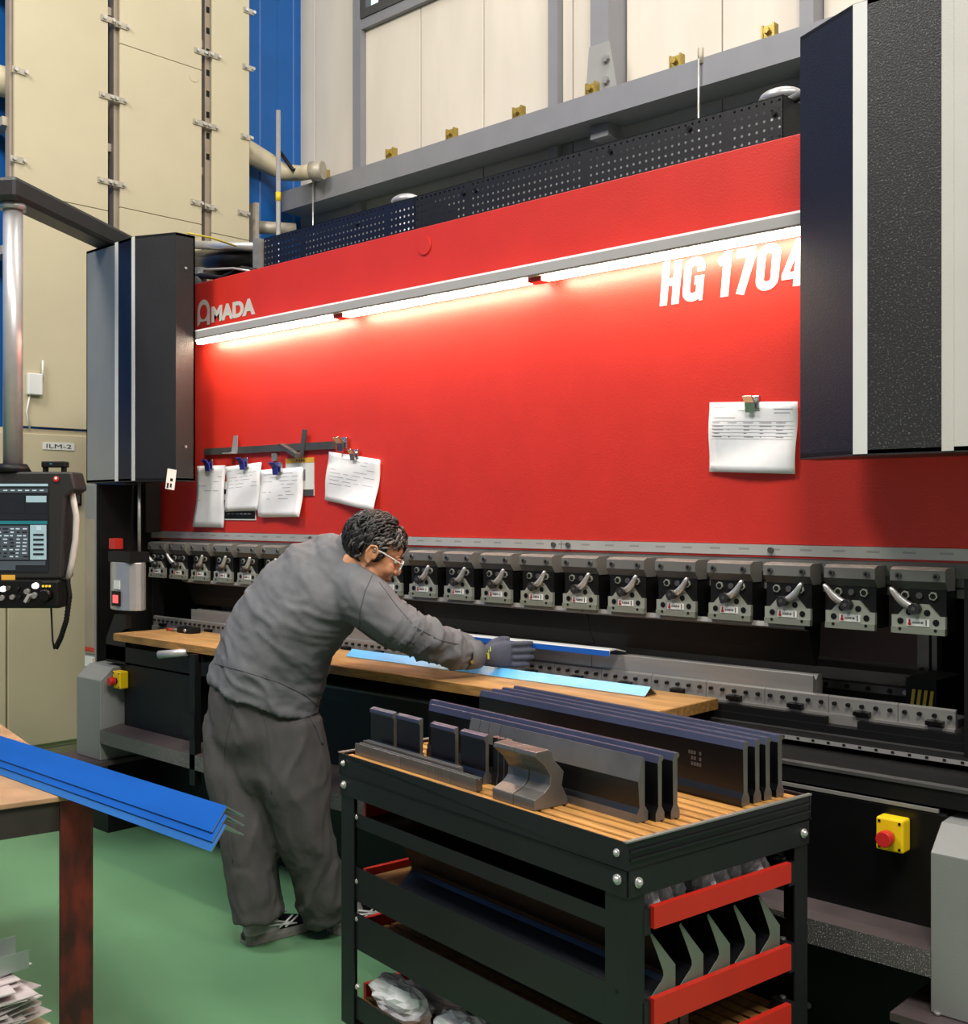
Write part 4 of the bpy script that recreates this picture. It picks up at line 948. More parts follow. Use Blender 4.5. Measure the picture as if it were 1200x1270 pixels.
mb = MB(); mb.add(qa, [(0, 1, 2, 3)]); mb.add([v + Vector((-0.002, 0, 0)) for v in qa], [(3, 2, 1, 0)])
for i in range(4): j = (i + 1) % 4; mb.add([qa[i], qa[j], qa[j] + Vector((-0.002, 0, 0)), qa[i] + Vector((-0.002, 0, 0))], [(0, 1, 2, 3)])
mb.build('card', 'label_white', tg)
def card_mark(u0, u1, v0, v1):
    f = lambda u, v: qa[0].lerp(qa[1], u).lerp(qa[3].lerp(qa[2], u), v) + Vector((0.001, 0, 0))
    MB().add([f(u0, v0), f(u1, v0), f(u1, v1), f(u0, v1)], [(0, 1, 2, 3)]).build('print_mark', 'black', tg)
card_mark(0.4, 0.7, 0.45, 0.6); card_mark(0.1, 0.3, 0.7, 0.95); card_mark(0.45, 0.65, 0.7, 0.9)

# ================================================================== TOOL CART
CO = onZ(778, 1046, 0.85); CA = math.radians(81.96)
CM = Matrix.Translation((CO.x, CO.y, 0)) @ Matrix.Rotation(CA, 4, 'Z')
cart = thing('tool_cart', (CO.x, CO.y, 0), 'black steel tool cart with wooden slat top and red fronted trays', 'cart', rotz=CA)
CL, CW = 1.06, 0.59
def cpart(mb, name, mats, parent=None, bevel=0.0, label=None): return mb.build(name, mats, parent or cart, bevel=bevel, local=True, label=label)
# legs: angle sections
for lx_, ly_, sx_, sy_ in ((0, 0, 1, 1), (CW, 0, -1, 1), (0, CL, 1, -1), (CW, CL, -1, -1)):
    prof = [(lx_, ly_), (lx_ + sx_ * 0.048, ly_), (lx_ + sx_ * 0.048, ly_ + sy_ * 0.004), (lx_ + sx_ * 0.004, ly_ + sy_ * 0.004), (lx_ + sx_ * 0.004, ly_ + sy_ * 0.062), (lx_, ly_ + sy_ * 0.062)]
    lg = cpart(MB().prism(prof, 0.13, 0.80, 'z'), 'leg', 'cart_paint')
    cx_, cy_ = lx_ + sx_ * 0.05, ly_ + sy_ * 0.05
    cpart(MB().box((cx_ - 0.04, cy_ - 0.04, 0.118), (cx_ + 0.04, cy_ + 0.04, 0.13)).prism([(cx_ - 0.025, 0.118), (cx_ + 0.025, 0.118), (cx_ + 0.012, 0.05), (cx_ - 0.012, 0.05)], cy_ - 0.03, cy_ - 0.025, 'y').prism([(cx_ - 0.025, 0.118), (cx_ + 0.025, 0.118), (cx_ + 0.012, 0.05), (cx_ - 0.012, 0.05)], cy_ + 0.025, cy_ + 0.03, 'y'), 'caster_fork', 'steel', lg)
    cpart(MB().cyl((cx_, cy_ - 0.02, 0.055), (cx_, cy_ + 0.02, 0.055), 0.055, n=24), 'caster_wheel', 'black', lg)
# top tray
e = 0.006
tt = cpart(MB().box((-e, -e, 0.797), (0.0, CL + e, 0.852)).box((CW, -e, 0.797), (CW + e, CL + e, 0.852)).box((-e, -e, 0.797), (CW + e, 0.0, 0.852)).box((-e, CL, 0.797), (CW + e, CL + e, 0.852)).box((0, 0, 0.80), (CW, CL, 0.806)), 'top_tray', 'cart_paint', bevel=0.002)
for y0_ in (-e - 0.001, CL - 0.004): cpart(MB().box((-e - 0.001, y0_, 0.8515), (CW + e + 0.001, y0_ + 0.010, 0.855)), 'tray_lip', 'steel', tt)
for z in (0.815, 0.832): cpart(MB().box((0, -e - 0.003, z), (CW, -e, z + 0.004)), 'tray_rib', 'cart_paint', tt)
# upper frame rails
cpart(MB().box((-0.004, 0.0, 0.742), (0.0, CL, 0.797)), 'long_rail', 'cart_paint', bevel=0.001)
cpart(MB().box((CW, 0.0, 0.742), (CW + 0.004, CL, 0.797)), 'long_rail', 'cart_paint', bevel=0.001)
cpart(MB().box((0, -0.005, 0.742), (CW, 0.0, 0.797)), 'end_rail', 'cart_paint', bevel=0.001)
cpart(MB().box((0, CL, 0.742), (CW, CL + 0.005, 0.797)), 'end_rail', 'cart_paint', bevel=0.001)
def bolt(p, d, r=0.0105):
    p = Vector(p); d = Vector(d)
    m_ = MB().cyl(p, p + d * 0.004, r, n=16); m_.ell(p + d * 0.004, (r * 0.75,) * 3, nu=10, nv=6)
    cpart(m_, 'bolt', 'steel_bright')
bolt((-e - 0.0, 0.022, 0.828), (-1, 0, 0), 0.008); bolt((-0.004, 0.022, 0.775), (-1, 0, 0)); bolt((0.024, -0.005, 0.770), (0, -1, 0)); bolt((CW - 0.024, -0.005, 0.770), (0, -1, 0))
bolt((-e, CL - 0.022, 0.828), (-1, 0, 0), 0.008); bolt((-0.004, CL - 0.022, 0.770), (-1, 0, 0))
for z in (0.69, 0.52, 0.42, 0.24): bolt((0.010, CL - 0.064, z), (0, -1, 0), 0.008)
for z in (0.55, 0.44): cpart(MB().cyl((-0.001, 0.03, z), (0.0, 0.03, z), 0.004, n=8), 'leg_hole', 'black')
# slats of the top
ns = 16; pit = CW / ns
for i in range(ns):
    cpart(MB().box((i * pit + 0.005, 0.008, 0.806), ((i + 1) * pit - 0.005, CL - 0.008, 0.846)), 'slat', 'slat', bevel=0.003)
cpart(MB().box((0.002, 0.004, 0.806), (CW - 0.002, CL - 0.004, 0.834)), 'slat_base', 'wood_edge')
# trays below
def tray(z0, z1, zr0, zr1, base='cart_paint', slats=False):
    t = cpart(MB().box((0.006, 0.01, z0), (0.010, CL - 0.01, z1)).box((CW - 0.010, 0.01, z0), (CW - 0.006, CL - 0.01, z1)).box((0.006, 0.01, z0 - 0.004), (CW - 0.006, CL - 0.01, z0)), 'tray', base)
    for y0 in (-0.002, CL - 0.012): cpart(MB().box((0.068, y0 - 0.006, zr0), (CW - 0.072, y0 + 0.008, zr1)), 'tray_bar', 'red_plain', t)
    for xx in (0.042, CW - 0.070):
        cpart(MB().box((xx, 0.0, zr0 - 0.012), (xx + 0.024, 0.05, zr1 - 0.004)), 'tray_bracket', 'cart_paint', t)
        cpart(MB().cyl((xx + 0.012, 0.025, zr1 - 0.004), (xx + 0.012, 0.025, zr1 + 0.004), 0.007, n=10), 'bracket_nut', 'steel_dark', t)
    if slats:
        for i in range(14): cpart(MB().box((0.03 + i * 0.038, 0.015, z0), (0.03 + i * 0.038 + 0.028, CL - 0.015, z0 + 0.02)), 'tray_slat', 'wood_edge', t)
    return t
tray(0.668, 0.700, 0.668, 0.712)
t2 = tray(0.472, 0.556, 0.472, 0.528)
cpart(MB().box((0.05, 0.02, 0.4722), (CW - 0.05, CL - 0.02, 0.509)), 'tray_insert', 'wood_edge', t2)
tray(0.345, 0.435, 0.345, 0.395, slats=True)
tray(0.16, 0.215, 0.16, 0.215, slats=True)

# ------------- tools on the cart (each its own thing) in cart space
def ctool(mb, name, mats, lab, cat, group=None, bevel=0.0):
    mb.v = [CM @ v for v in mb.v]
    return mb.build(name, mats, label=lab, cat=cat, group=group, bevel=bevel)
ZT = 0.8465
def punch_long(x, y0, y1, h, lab, flip=1, group='long punches on the cart top', mats=('tool_black', 'tool_steel', 'tool_blue'), th=0.008):
    pr = [(x - 0.014, ZT), (x + 0.014, ZT), (x + 0.014, ZT + 0.016), (x + th * 0.8, ZT + 0.03), (x + th * 0.8, ZT + h - 0.014), (x + th * 1.5, ZT + h - 0.009), (x + th * 1.5, ZT + h - 0.003), (x + th, ZT + h), (x - th * 0.3, ZT + h), (x - th * 1.0, ZT + h - 0.016), (x - th * 0.8, ZT + 0.03), (x - 0.014, ZT + 0.016)]
    ctool(MB().prism(pr, y0, y1, 'y', side_m=[0, 0, 0, 0, 0, 0, 2, 2, 2, 0, 0, 0], cap_m=1, m=0), 'press_punch', list(mats), lab, 'punch', group, bevel=0.0008)
for i, (x, lab) in enumerate(((0.42, 'long black punch with stamped marks, front one of the rear row on cart'), (0.462, 'long black punch second in the rear row of four on cart'), (0.50, 'long black punch third in the rear row of four on cart'), (0.545, 'long black punch last of the rear row, next to the press brake'))):
    punch_long(x, 0.042, 0.98, 0.142, lab, th=0.009)
mk = MB(); random.seed(5)
for r in range(3):
    for k in range(5):
        if random.random() < 0.85: mk.box((0.4111, 0.20 - k * 0.008, ZT + 0.092 - r * 0.013), (0.4118, 0.20 - k * 0.008 - 0.006, ZT + 0.100 - r * 0.013))
o_ = ctool(mk, 'stamped_mark', 'tool_steel', None, None); fp = [o for o in C.objects if o.name.startswith('press_punch')][0]
wm = o_.location.copy(); o_.parent = fp; o_.location = wm - fp.location; 
for k in list(o_.keys()): del o_[k]
punch_long(0.18, 0.078, 0.90, 0.138, 'long black punch in the middle of the cart, between two others', th=0.007)
punch_long(0.219, 0.070, 0.95, 0.140, 'long black punch with thick head behind the thin middle one', th=0.0085)
# front wedge punch with bright upper bevel
pr = [(0.128, ZT), (0.162, ZT), (0.162, ZT + 0.02), (0.152, ZT + 0.034), (0.152, ZT + 0.132), (0.148, ZT + 0.136), (0.146, ZT + 0.136), (0.132, ZT + 0.086), (0.136, ZT + 0.03), (0.128, ZT + 0.018)]
ctool(MB().prism(pr, 0.096, 0.56, 'y', side_m=[0, 0, 0, 0, 1, 1, 1, 0, 0, 1], cap_m=1, m=0), 'press_punch', ['tool_black', 'tool_steel'], 'wedge shaped punch with bright ground upper face on the cart', 'punch', 'long punches on the cart top')
for y0, y1, lab in ((0.562, 0.604, 'short wedge punch segment at the end of the bright wedge punch'), (0.606, 0.64, 'short wedge punch segment second after the bright wedge punch'), (0.642, 0.68, 'short wedge punch segment third after the bright wedge punch')):
    ctool(MB().prism(pr, y0, y1, 'y', side_m=[0, 0, 0, 0, 1, 1, 1, 0, 0, 1], cap_m=1, m=0), 'punch_segment', ['tool_black', 'tool_steel'], lab, 'punch', 'short punch segments on the cart')
# gooseneck pieces
def goose(y0, y1, lab):
    x = 0.022; z = ZT
    pr = [(x, z), (x + 0.10, z), (x + 0.10, z + 0.012), (x + 0.082, z + 0.045), (x + 0.088, z + 0.075), (x + 0.055, z + 0.108), (x + 0.052, z + 0.125), (x + 0.040, z + 0.130), (x + 0.005, z + 0.128), (x + 0.002, z + 0.118), (x + 0.030, z + 0.095), (x + 0.048, z + 0.07), (x + 0.046, z + 0.05), (x + 0.030, z + 0.036), (x, z + 0.024)]
    ctool(MB().prism(pr, y0, y1, 'y'), 'gooseneck_punch', 'tool_steel', lab, 'punch', 'steel gooseneck punches on the cart', bevel=0.002)
goose(0.300, 0.372, 'curved steel gooseneck punch piece nearer the cart corner with bolts')
goose(0.374, 0.446, 'curved steel gooseneck punch piece next to the low die rails')
# short stepped punches row behind
rows = [(0.100, 0.56, 0.10, 'short black punch piece beside the gooseneck pieces'), (0.100, 0.68, 0.105, 'short black punch piece with blue tinted head in front row'), (0.100, 0.83, 0.11, 'short black punch piece with rounded notch'), (0.100, 0.95, 0.115, 'short black punch piece at the far end of the cart')]
for i, (x, y0, ln, lab) in enumerate(rows):
    hh = 0.118
    pr = [(x - 0.012, ZT), (x + 0.012, ZT), (x + 0.012, ZT + 0.016), (x + 0.005, ZT + 0.03), (x + 0.005, ZT + hh), (x - 0.008, ZT + hh - 0.004), (x - 0.009, ZT + hh - 0.012), (x - 0.005, ZT + hh - 0.018), (x - 0.005, ZT + 0.03), (x - 0.012, ZT + 0.016)]
    ctool(MB().prism(pr, y0, y0 + ln - 0.004, 'y', side_m=[0, 0, 0, 0, 2, 2, 2, 0, 0, 0], cap_m=1, m=0), 'short_punch', ['tool_black', 'tool_steel', 'tool_blue'], lab, 'punch', 'short punches in a row on the cart')
for i in range(3):
    y0 = 0.49 + i * 0.022; x = 0.115
    pr = [(x - 0.010, ZT), (x + 0.010, ZT), (x + 0.004, ZT + 0.03), (x + 0.004, ZT + 0.115), (x - 0.004, ZT + 0.112), (x - 0.004, ZT + 0.03)]
    ctool(MB().prism(pr, y0, y0 + 0.018, 'y', cap_m=1, m=0), 'punch_segment', ['tool_black', 'tool_steel'], 'slim black punch segment between goosenecks and short punches', 'punch', 'slim punch segments on the cart')
pr = [(0.07, ZT), (0.082, ZT), (0.082, ZT + 0.065), (0.07, ZT + 0.07)]
# low die rails at the front
yb = 0.516
for i, ln in enumerate((0.10, 0.035, 0.012, 0.012, 0.03, 0.12, 0.215)):
    x = 0.03
    pr = [(x, ZT), (x + 0.020, ZT), (x + 0.020, ZT + 0.030), (x + 0.014, ZT + 0.030), (x + 0.010, ZT + 0.024), (x + 0.006, ZT + 0.030), (x, ZT + 0.030)]
    ctool(MB().prism(pr, yb, yb + ln - 0.001, 'y'), 'die_block', 'tool_steel', ('long low grey die block at the far end of the front row', 'low grey die block in the front row of cart')[0 if i == 6 else 1] if i in (6,) else ['low grey die block next to the gooseneck pieces', 'short grey die block second in the front row', 'very thin grey die block in the front row', 'very thin grey die block in the front row', 'short grey die block after the two thin ones', 'mid length grey die block in the front row'][i], 'die', 'low die blocks along the cart front')
    yb += ln
x = 0.056; pr = [(x, ZT), (x + 0.018, ZT), (x + 0.018, ZT + 0.034), (x + 0.012, ZT + 0.034), (x + 0.009, ZT + 0.028), (x + 0.006, ZT + 0.034), (x, ZT + 0.034)]
ctool(MB().prism(pr, 0.62, 1.04, 'y'), 'die_rail_tool', 'tool_steel', 'long low die rail lying behind the row of die blocks', 'die')
# goosenecks in the second tray
for i in range(5):
    x = 0.070 + i * 0.0875; z = 0.510
    pr = [(x, z), (x + 0.084, z), (x + 0.084, z + 0.060), (x + 0.050, z + 0.098), (x + 0.012, z + 0.142), (x + 0.007, z + 0.138), (x + 0.030, z + 0.092), (x + 0.046, z + 0.056), (x + 0.047, z + 0.046), (x + 0.040, z + 0.036), (x, z + 0.004)]
    ctool(MB().prism(pr, 0.012, 0.90 - 0.01 * i, 'y', cap_m=1, m=0), 'gooseneck_punch', ['tool_black', 'tool_green'], ('fifth', 'fourth', 'third', 'second', 'first')[i] + ' gooseneck punch in the middle cart tray counted from the press brake side', 'punch', 'gooseneck punches in the middle tray', bevel=0.001)
# vee dies in third tray
for i in range(3):
    x = 0.155 + i * 0.034; z = 0.366
    pr = [(x, z), (x + 0.026, z), (x + 0.026, z + 0.075), (x + 0.018, z + 0.075), (x + 0.013, z + 0.06), (x + 0.008, z + 0.075), (x, z + 0.075)]
    ctool(MB().prism(pr, 0.06, 0.7, 'y'), 'vee_die', 'tool_steel', ('grey vee die in the third cart tray farthest from the press brake', 'grey vee die in the third cart tray between two others', 'grey vee die in the third cart tray beside the bare slats')[i], 'die', 'vee dies in the third tray')
# plastic wrapped bundles
def bag(x, y, z, r, lab, seed, group):
    rnd = random.Random(seed); mb = MB(); mb.ell((0, 0, 0), (1, 1, 1), nu=22, nv=14)
    vs = []
    for v in mb.v:
        k = 1 + 0.28 * noise.noise(v * 2.3 + Vector((seed, 0, 0))) + 0.12 * noise.noise(v * 6 + Vector((0, seed, 0)))
        p = Vector((v.x * r[0] * k, v.y * r[1] * k, max(v.z * r[2] * k, -r[2] * 0.8))); vs.append(Vector((x, y, z + r[2] * 0.8)) + p)
    mb.v = vs
    for i in range(len(mb.sm)): mb.sm[i] = False
    ctool(mb, 'plastic_bag', 'plastic_bag', lab, 'bag', group)
for i, (x, s_) in enumerate(((0.105, 0.024), (0.160, 0.025), (0.212, 0.022), (0.285, 0.022), (0.340, 0.026), (0.394, 0.025), (0.443, 0.021), (0.484, 0.016))):
    bag(x, 0.06 + 0.012 * (i % 3), 0.6685, (s_, 0.045, 0.036), ('eighth', 'seventh', 'sixth', 'fifth', 'fourth', 'third', 'second', 'first')[i] + ' plastic wrapped part in the upper cart tray from the press brake side', 11 + i, 'plastic wrapped parts in the upper tray')
for i, (x, y) in enumerate(((0.072, 0.88), (0.185, 0.86), (0.072, 0.60), (0.185, 0.58))):
    bag(x, y, 0.181, (0.045, 0.12, 0.055), ('plastic wrapped bundle in the lowest cart tray at its outer far corner', 'plastic wrapped bundle in the lowest cart tray behind the corner one', 'plastic wrapped bundle in the lowest tray at the outer side, nearer the red bars', 'plastic wrapped bundle in the lowest tray at the inner side, nearer the red bars')[i], 31 + i, 'plastic wrapped bundles in the lowest tray')

# ================================================================== WORKBENCH WITH BLUE ANGLES
bc = onZ(106, 983, 0.75)           # near right corner of the top
be = onZ(0, 995, 0.75)
ba = math.atan2(bc.y - be.y, bc.x - be.x) - PI / 2     # +y local along the visible front edge
BA = math.radians(-12)
bn_ = thing('work_bench', (bc.x, bc.y, 0), 'steel bench with worn red-brown legs and scuffed wooden top', 'bench', rotz=BA)
def bpart(mb, name, mats, parent=None, bevel=0.0): return mb.build(name, mats, parent or bn_, bevel=bevel, local=True)
# local: x along edge to the right end; front edge runs -y; bench extends to -x and -y
bpart(MB().box((-1.3, -0.85, 0.735), (0.0, 0.03, 0.75)), 'bench_top', 'bench_top', bevel=0.003)
bpart(MB().box((-1.28, 0.0, 0.655), (-0.005, 0.02, 0.734)).box((-0.03, -0.84, 0.655), (-0.012, 0.0, 0.734)), 'apron', 'bench_dark')
for lx_, ly_ in ((0, 0.02), (-1.28, 0.02), (0, -0.82), (-1.28, -0.82)):
    sx_ = -1 if lx_ == 0 else 1; sy_ = -1 if ly_ > 0 else 1
    bpart(MB().prism([(lx_, ly_), (lx_, ly_ + sy_ * 0.085), (lx_ + sx_ * 0.012, ly_ + sy_ * 0.085), (lx_ + sx_ * 0.02, ly_ + sy_ * 0.012), (lx_ + sx_ * 0.085, ly_ + sy_ * 0.012), (lx_ + sx_ * 0.085, ly_)], 0.0, 0.735, 'z'), 'bench_leg', 'rust_red')
# blue coated angles in a nested bundle
def big_angle(x1, yoff, zoff, lab, mats=('blue_film', 'angle_metal')):
    a0 = onZ(281, 1004, 0.83); y = a0.y + yoff; z = 0.838 + zoff; W = 0.06; t = 0.0036
    pr = [(y, z), (y + 0.046, z - 0.030), (y + 0.046, z - 0.030 - t * 1.2), (y, z - t * 1.2), (y - t * 0.2 - 0.036, z - 0.052), (y - 0.036 - t, z - 0.052 + 0.001)]
    MB().prism(pr, x1 - 1.75, x1, 'x', side_m=[0, 1, 1, 1, 1, 0], m=1).build('angle_profile', list(mats), label=lab, cat='angle profile', group='blue angle profiles on the bench')
ax1 = onZ(281, 1004, 0.83).x
big_angle(ax1, 0, 0, 'blue film covered angle profile on top of the bench bundle')
big_angle(ax1 + 0.012, -0.0075, -0.017, 'blue film covered angle profile second in the bench bundle')
big_angle(ax1 + 0.022, -0.016, -0.035, 'blue film covered angle profile lowest in the bench bundle', ('blue_film_pale', 'angle_metal'))

# pile of thin offcut sheets under the bench
pz0 = P(20, 1262, 2.62); random.seed(21)
bx = thing('scrap_box', (pz0.x - 0.325, pz0.y - 0.12, 0), 'pale cardboard box under the sheet metal offcuts', 'box', rotz=0.05)
zbx = 0.255
MB().box((-0.28, -0.22, 0.0), (0.28, 0.22, zbx)).build('carton', 'cream_panel', bx, local=True, bevel=0.004)
MB().box((-0.28, -0.222, zbx - 0.05), (0.28, -0.22, zbx - 0.046)).build('carton_seam', 'cream_dark', bx, local=True)
z = zbx + 0.0005
bw = WM[bx.name]
for i in range(31):
    l_ = 0.30 + random.random() * 0.28; w_ = 0.20 + random.random() * 0.16
    ang = random.uniform(-0.25, 0.25); cx_ = 0.27 - l_ / 2 + random.uniform(-0.02, 0.06); cy_ = random.uniform(-0.06, 0.06)
    r_ = Matrix.Rotation(ang, 4, 'Z'); n = 6; mb = MB(); th = 0.0025; bow = random.uniform(0.0, 0.002)
    top = []
    for k in range(n + 1):
        u = k / n; zz = bow * (1 - (2 * u - 1) ** 2)
        for yy in (-w_ / 2, w_ / 2): top.append(bw @ (Matrix.Translation((cx_, cy_, z + zz)) @ r_ @ Vector((-l_ / 2 + l_ * u, yy, 0))))
    fs = [(2 * k, 2 * k + 2, 2 * k + 3, 2 * k + 1) for k in range(n)]
    dn = [v + Vector((0, 0, th)) for v in top]
    mb.add(top, [f[::-1] for f in fs]); mb.add(dn, fs)
    ed = [2 * k for k in range(n + 1)] + [2 * k + 1 for k in range(n, -1, -1)]
    for k in range(len(ed)): a, b = ed[k], ed[(k + 1) % len(ed)]; mb.add([top[a], top[b], dn[b], dn[a]], [(0, 1, 2, 3)])
    mb.build('offcut_sheet', 'sheet', label='thin pale sheet metal offcut in the pile under the bench', cat='sheet metal', group='offcut sheets piled on the box')
    z += th + bow + 0.001
ZP = z
q = bw @ Vector((0.225, 0.12, ZP))
MB().prism([(q.x - 0.055, ZP + 0.001), (q.x + 0.02, ZP + 0.001), (q.x + 0.02, ZP + 0.045), (q.x + 0.0175, ZP + 0.045), (q.x + 0.0175, ZP + 0.0035), (q.x - 0.0525, ZP + 0.0035), (q.x - 0.0525, ZP + 0.06), (q.x - 0.055, ZP + 0.06)], q.y - 0.03, q.y + 0.06, 'y').build('bent_offcut', 'angle_metal', label='bent U shaped metal offcut lying on top of the sheet pile', cat='offcut')

# ================================================================== THE WORKER
gl = onZ(310, 1172, 0.0)
per = thing('person', (gl.x + 0.15, gl.y + 0.05, 0), 'person in grey work clothes bending over the board with gloved hands on a metal strip', 'person')
LAT = Vector((1, 0, 0))
def ring(c, t, ru, rv, n=28, lat=LAT, sq=0.0):
    t = t.normalized(); u = (lat - t * lat.dot(t)).normalized(); v = t.cross(u)
    out = []
    for i in range(n):
        a = 2 * PI * i / n; ca, sa = math.cos(a), math.sin(a)
        k = 1 + sq * (math.sin(2 * a) ** 2)
        out.append(c + u * (ru * ca * k) + v * (rv * sa * k))
    return out
def spline(pts, rad, n=6):
    """Catmull-Rom through points with radii pairs"""
    out = []
    for i in range(len(pts) - 1):
        p0 = pts[max(i - 1, 0)]; p1 = pts[i]; p2 = pts[i + 1]; p3 = pts[min(i + 2, len(pts) - 1)]
        for k in range(n):
            t = k / n
            p = 0.5 * ((2 * p1) + (p2 - p0) * t + (2 * p0 - 5 * p1 + 4 * p2 - p3) * t * t + (3 * p1 - p0 - 3 * p2 + p3) * t ** 3)
            r = tuple(rad[i][j] + (rad[i + 1][j] - rad[i][j]) * (t * t * (3 - 2 * t)) for j in range(len(rad[i])))
            out.append((p, r))
    out.append((pts[-1], rad[-1]))
    return out
def limb(mb, pts, rad, lat=LAT, sq=0.0, n=6):
    sp = spline(pts, rad, n); R = []
    for i, (p, r) in enumerate(sp):
        t = sp[min(i + 1, len(sp) - 1)][0] - sp[max(i - 1, 0)][0]
        R.append(ring(p, t, r[0], r[1], lat=lat, sq=sq))
    mb.loft(R)
def fold(vs, ns, axis_fn, amp, freq, seed):
    out = []
    for v, n_ in zip(vs, ns):
        q, a = axis_fn(v)
        wq = q * freq + Vector((noise.noise(v * 5), noise.noise(v * 5 + Vector((9, 0, 0))), noise.noise(v * 5 + Vector((0, 9, 0))))) * 0.6
        f = noise.noise(wq + Vector((seed, seed * 2, 0)))
        f2 = noise.noise(wq * 2.0 + Vector((0, seed, seed)))
        k = (max(0.0, 1 - abs(f) * 2.6)) ** 1.5 * 0.75 + (max(0.0, 1 - abs(f2) * 2.4)) * 0.3 - 0.35
        out.append(v + n_ * (amp * a * k))
    return out
# --- joints
hipL, hipR = P(297, 885, 3.96), P(357, 893, 3.85)
kneL, kneR = P(306, 1020, 3.88), P(374, 1022, 3.86)
ankL, ankR = P(320, 1140, 3.89), P(408, 1134, 4.00)
pel = P(325, 868, 3.92); wst = P(338, 815, 3.90); mid = P(362, 768, 3.88); chs = P(398, 727, 3.86); nck = P(438, 690, 3.84)
shR, shL = P(453, 744, 3.71), P(392, 700, 3.99)
elR, elL = P(520, 789, 3.69), P(470, 775, 3.98)
wrR, wrL = P(588, 811, 3.83), P(545, 803, 3.95)
# --- trousers
mb = MB()
limb(mb, [P(322, 838, 3.92), P(324, 870, 3.92), P(327, 905, 3.915), P(330, 950, 3.905), P(333, 990, 3.90)], [(0.185, 0.155), (0.203, 0.172), (0.202, 0.172), (0.165, 0.14), (0.09, 0.08)])
limb(mb, [hipL, P(298, 950, 3.92), kneL, P(313, 1085, 3.885), P(320, 1140, 3.885)], [(0.105, 0.125), (0.112, 0.132), (0.094, 0.10), (0.086, 0.092), (0.080, 0.095)])
limb(mb, [hipR, P(364, 955, 3.85), kneR, P(392, 1085, 3.93), P(408, 1136, 3.99)], [(0.108, 0.128), (0.114, 0.132), (0.096, 0.10), (0.086, 0.092), (0.080, 0.095)])
vs, ns, fs = remesh(mb, 0.009, 6)
def leg_axis(v):
    k = 0.55 + 0.45 * max(0, min(1, (0.55 - v.z) / 0.4))
    lo = max(0, min(1, (0.30 - v.z) / 0.2))
    return Vector((v.x * 1.0, v.y * 1.0, v.z * (0.30 + 0.9 * lo) + 0.5 * v.x)), k
vs = fold(fold(vs, ns, leg_axis, 0.020, 6.0, 3.0), ns, leg_axis, 0.006, 15.0, 5.0)
tvs, tfs = vs, fs
tm = MB(); tm.add(vs, fs, 0, True); tr = tm.build('trousers', 'trouser', per)
# pocket slit
pk = [P(388, 893, 3.70), P(397, 905, 3.70), P(404, 925, 3.71)]
# --- jacket
mb = MB()
limb(mb, [P(325, 862, 3.915), P(332, 838, 3.91), wst, mid, chs, P(420, 703, 3.85), P(438, 688, 3.84)], [(0.212, 0.178), (0.205, 0.178), (0.195, 0.175), (0.20, 0.165), (0.205, 0.145), (0.15, 0.105), (0.085, 0.075)], sq=0.05)
limb(mb, [P(425, 726, 3.80), shR, P(488, 772, 3.69), elR, P(556, 803, 3.77), P(580, 811, 3.81)], [(0.085, 0.095), (0.086, 0.09), (0.078, 0.075), (0.067, 0.066), (0.058, 0.058), (0.050, 0.052)], lat=Vector((0, 1, 0)))
limb(mb, [P(410, 705, 3.93), shL, P(432, 740, 4.01), elL, P(510, 792, 3.96), wrL], [(0.08, 0.09), (0.08, 0.085), (0.07, 0.07), (0.06, 0.06), (0.052, 0.052), (0.046, 0.046)], lat=Vector((0, 1, 0)))
vs, ns, fs = remesh(mb, 0.0085, 3)
spd = (nck - pel).normalized(); armd = (wrR - shR).normalized()
def jack_axis(v):
    d = (v - shR).dot(armd)
    onarm = max(0, min(1, (d - 0.10) / 0.12)) if (v - shR).cross(armd).length < 0.16 else 0
    s = (v - pel).dot(spd)
    a = Vector((v.x * 0.5, v.y * 0.5, v.z * 0.5)) + spd * (s * 0.65) + LAT * (v.z * 0.35)
    b = v * 0.6 + armd * (d * 0.9)
    return a.lerp(b, onarm), 0.55 + 0.75 * onarm + 0.35 * max(0, min(1, (0.30 - s) / 0.3))
vs = fold(fold(vs, ns, jack_axis, 0.017, 8.0, 1.3), ns, jack_axis, 0.007, 17.0, 4.1)
jm = MB(); jm.add(vs, fs, 0, True); jk = jm.build('jacket', 'jacket', per)
# seams laid on the cloth, cuff, collar
from mathutils.bvhtree import BVHTree
def seam(bvh, path, r, mname, nm, parent):
    pts = []
    for i in range(len(path) - 1):
        for k in range(8):
            t = k / 8; x = path[i][0] + (path[i + 1][0] - path[i][0]) * t; y = path[i][1] + (path[i + 1][1] - path[i][1]) * t
            d = ray(x, y).normalized(); h_ = bvh.ray_cast(Vector((0, CY, H)), d)
            if h_[0] is not None: pts.append(h_[0] + h_[1] * r * 0.2)
    if len(pts) > 3: MB().tube(pts, r, n=6).build(nm, mname, parent)
jb = BVHTree.FromPolygons([tuple(v) for v in vs], fs)
for path in (((255, 820), (300, 832), (345, 846), (378, 862), (396, 878)), ((462, 712), (452, 735), (446, 760), (446, 785)), ((470, 722), (492, 752), (515, 778), (545, 794), (572, 800))):
    seam(jb, path, 0.0016, 'stitch', 'seam', jk)
cufd = (P(601, 811, 3.85) - P(574, 812, 3.795)).normalized()
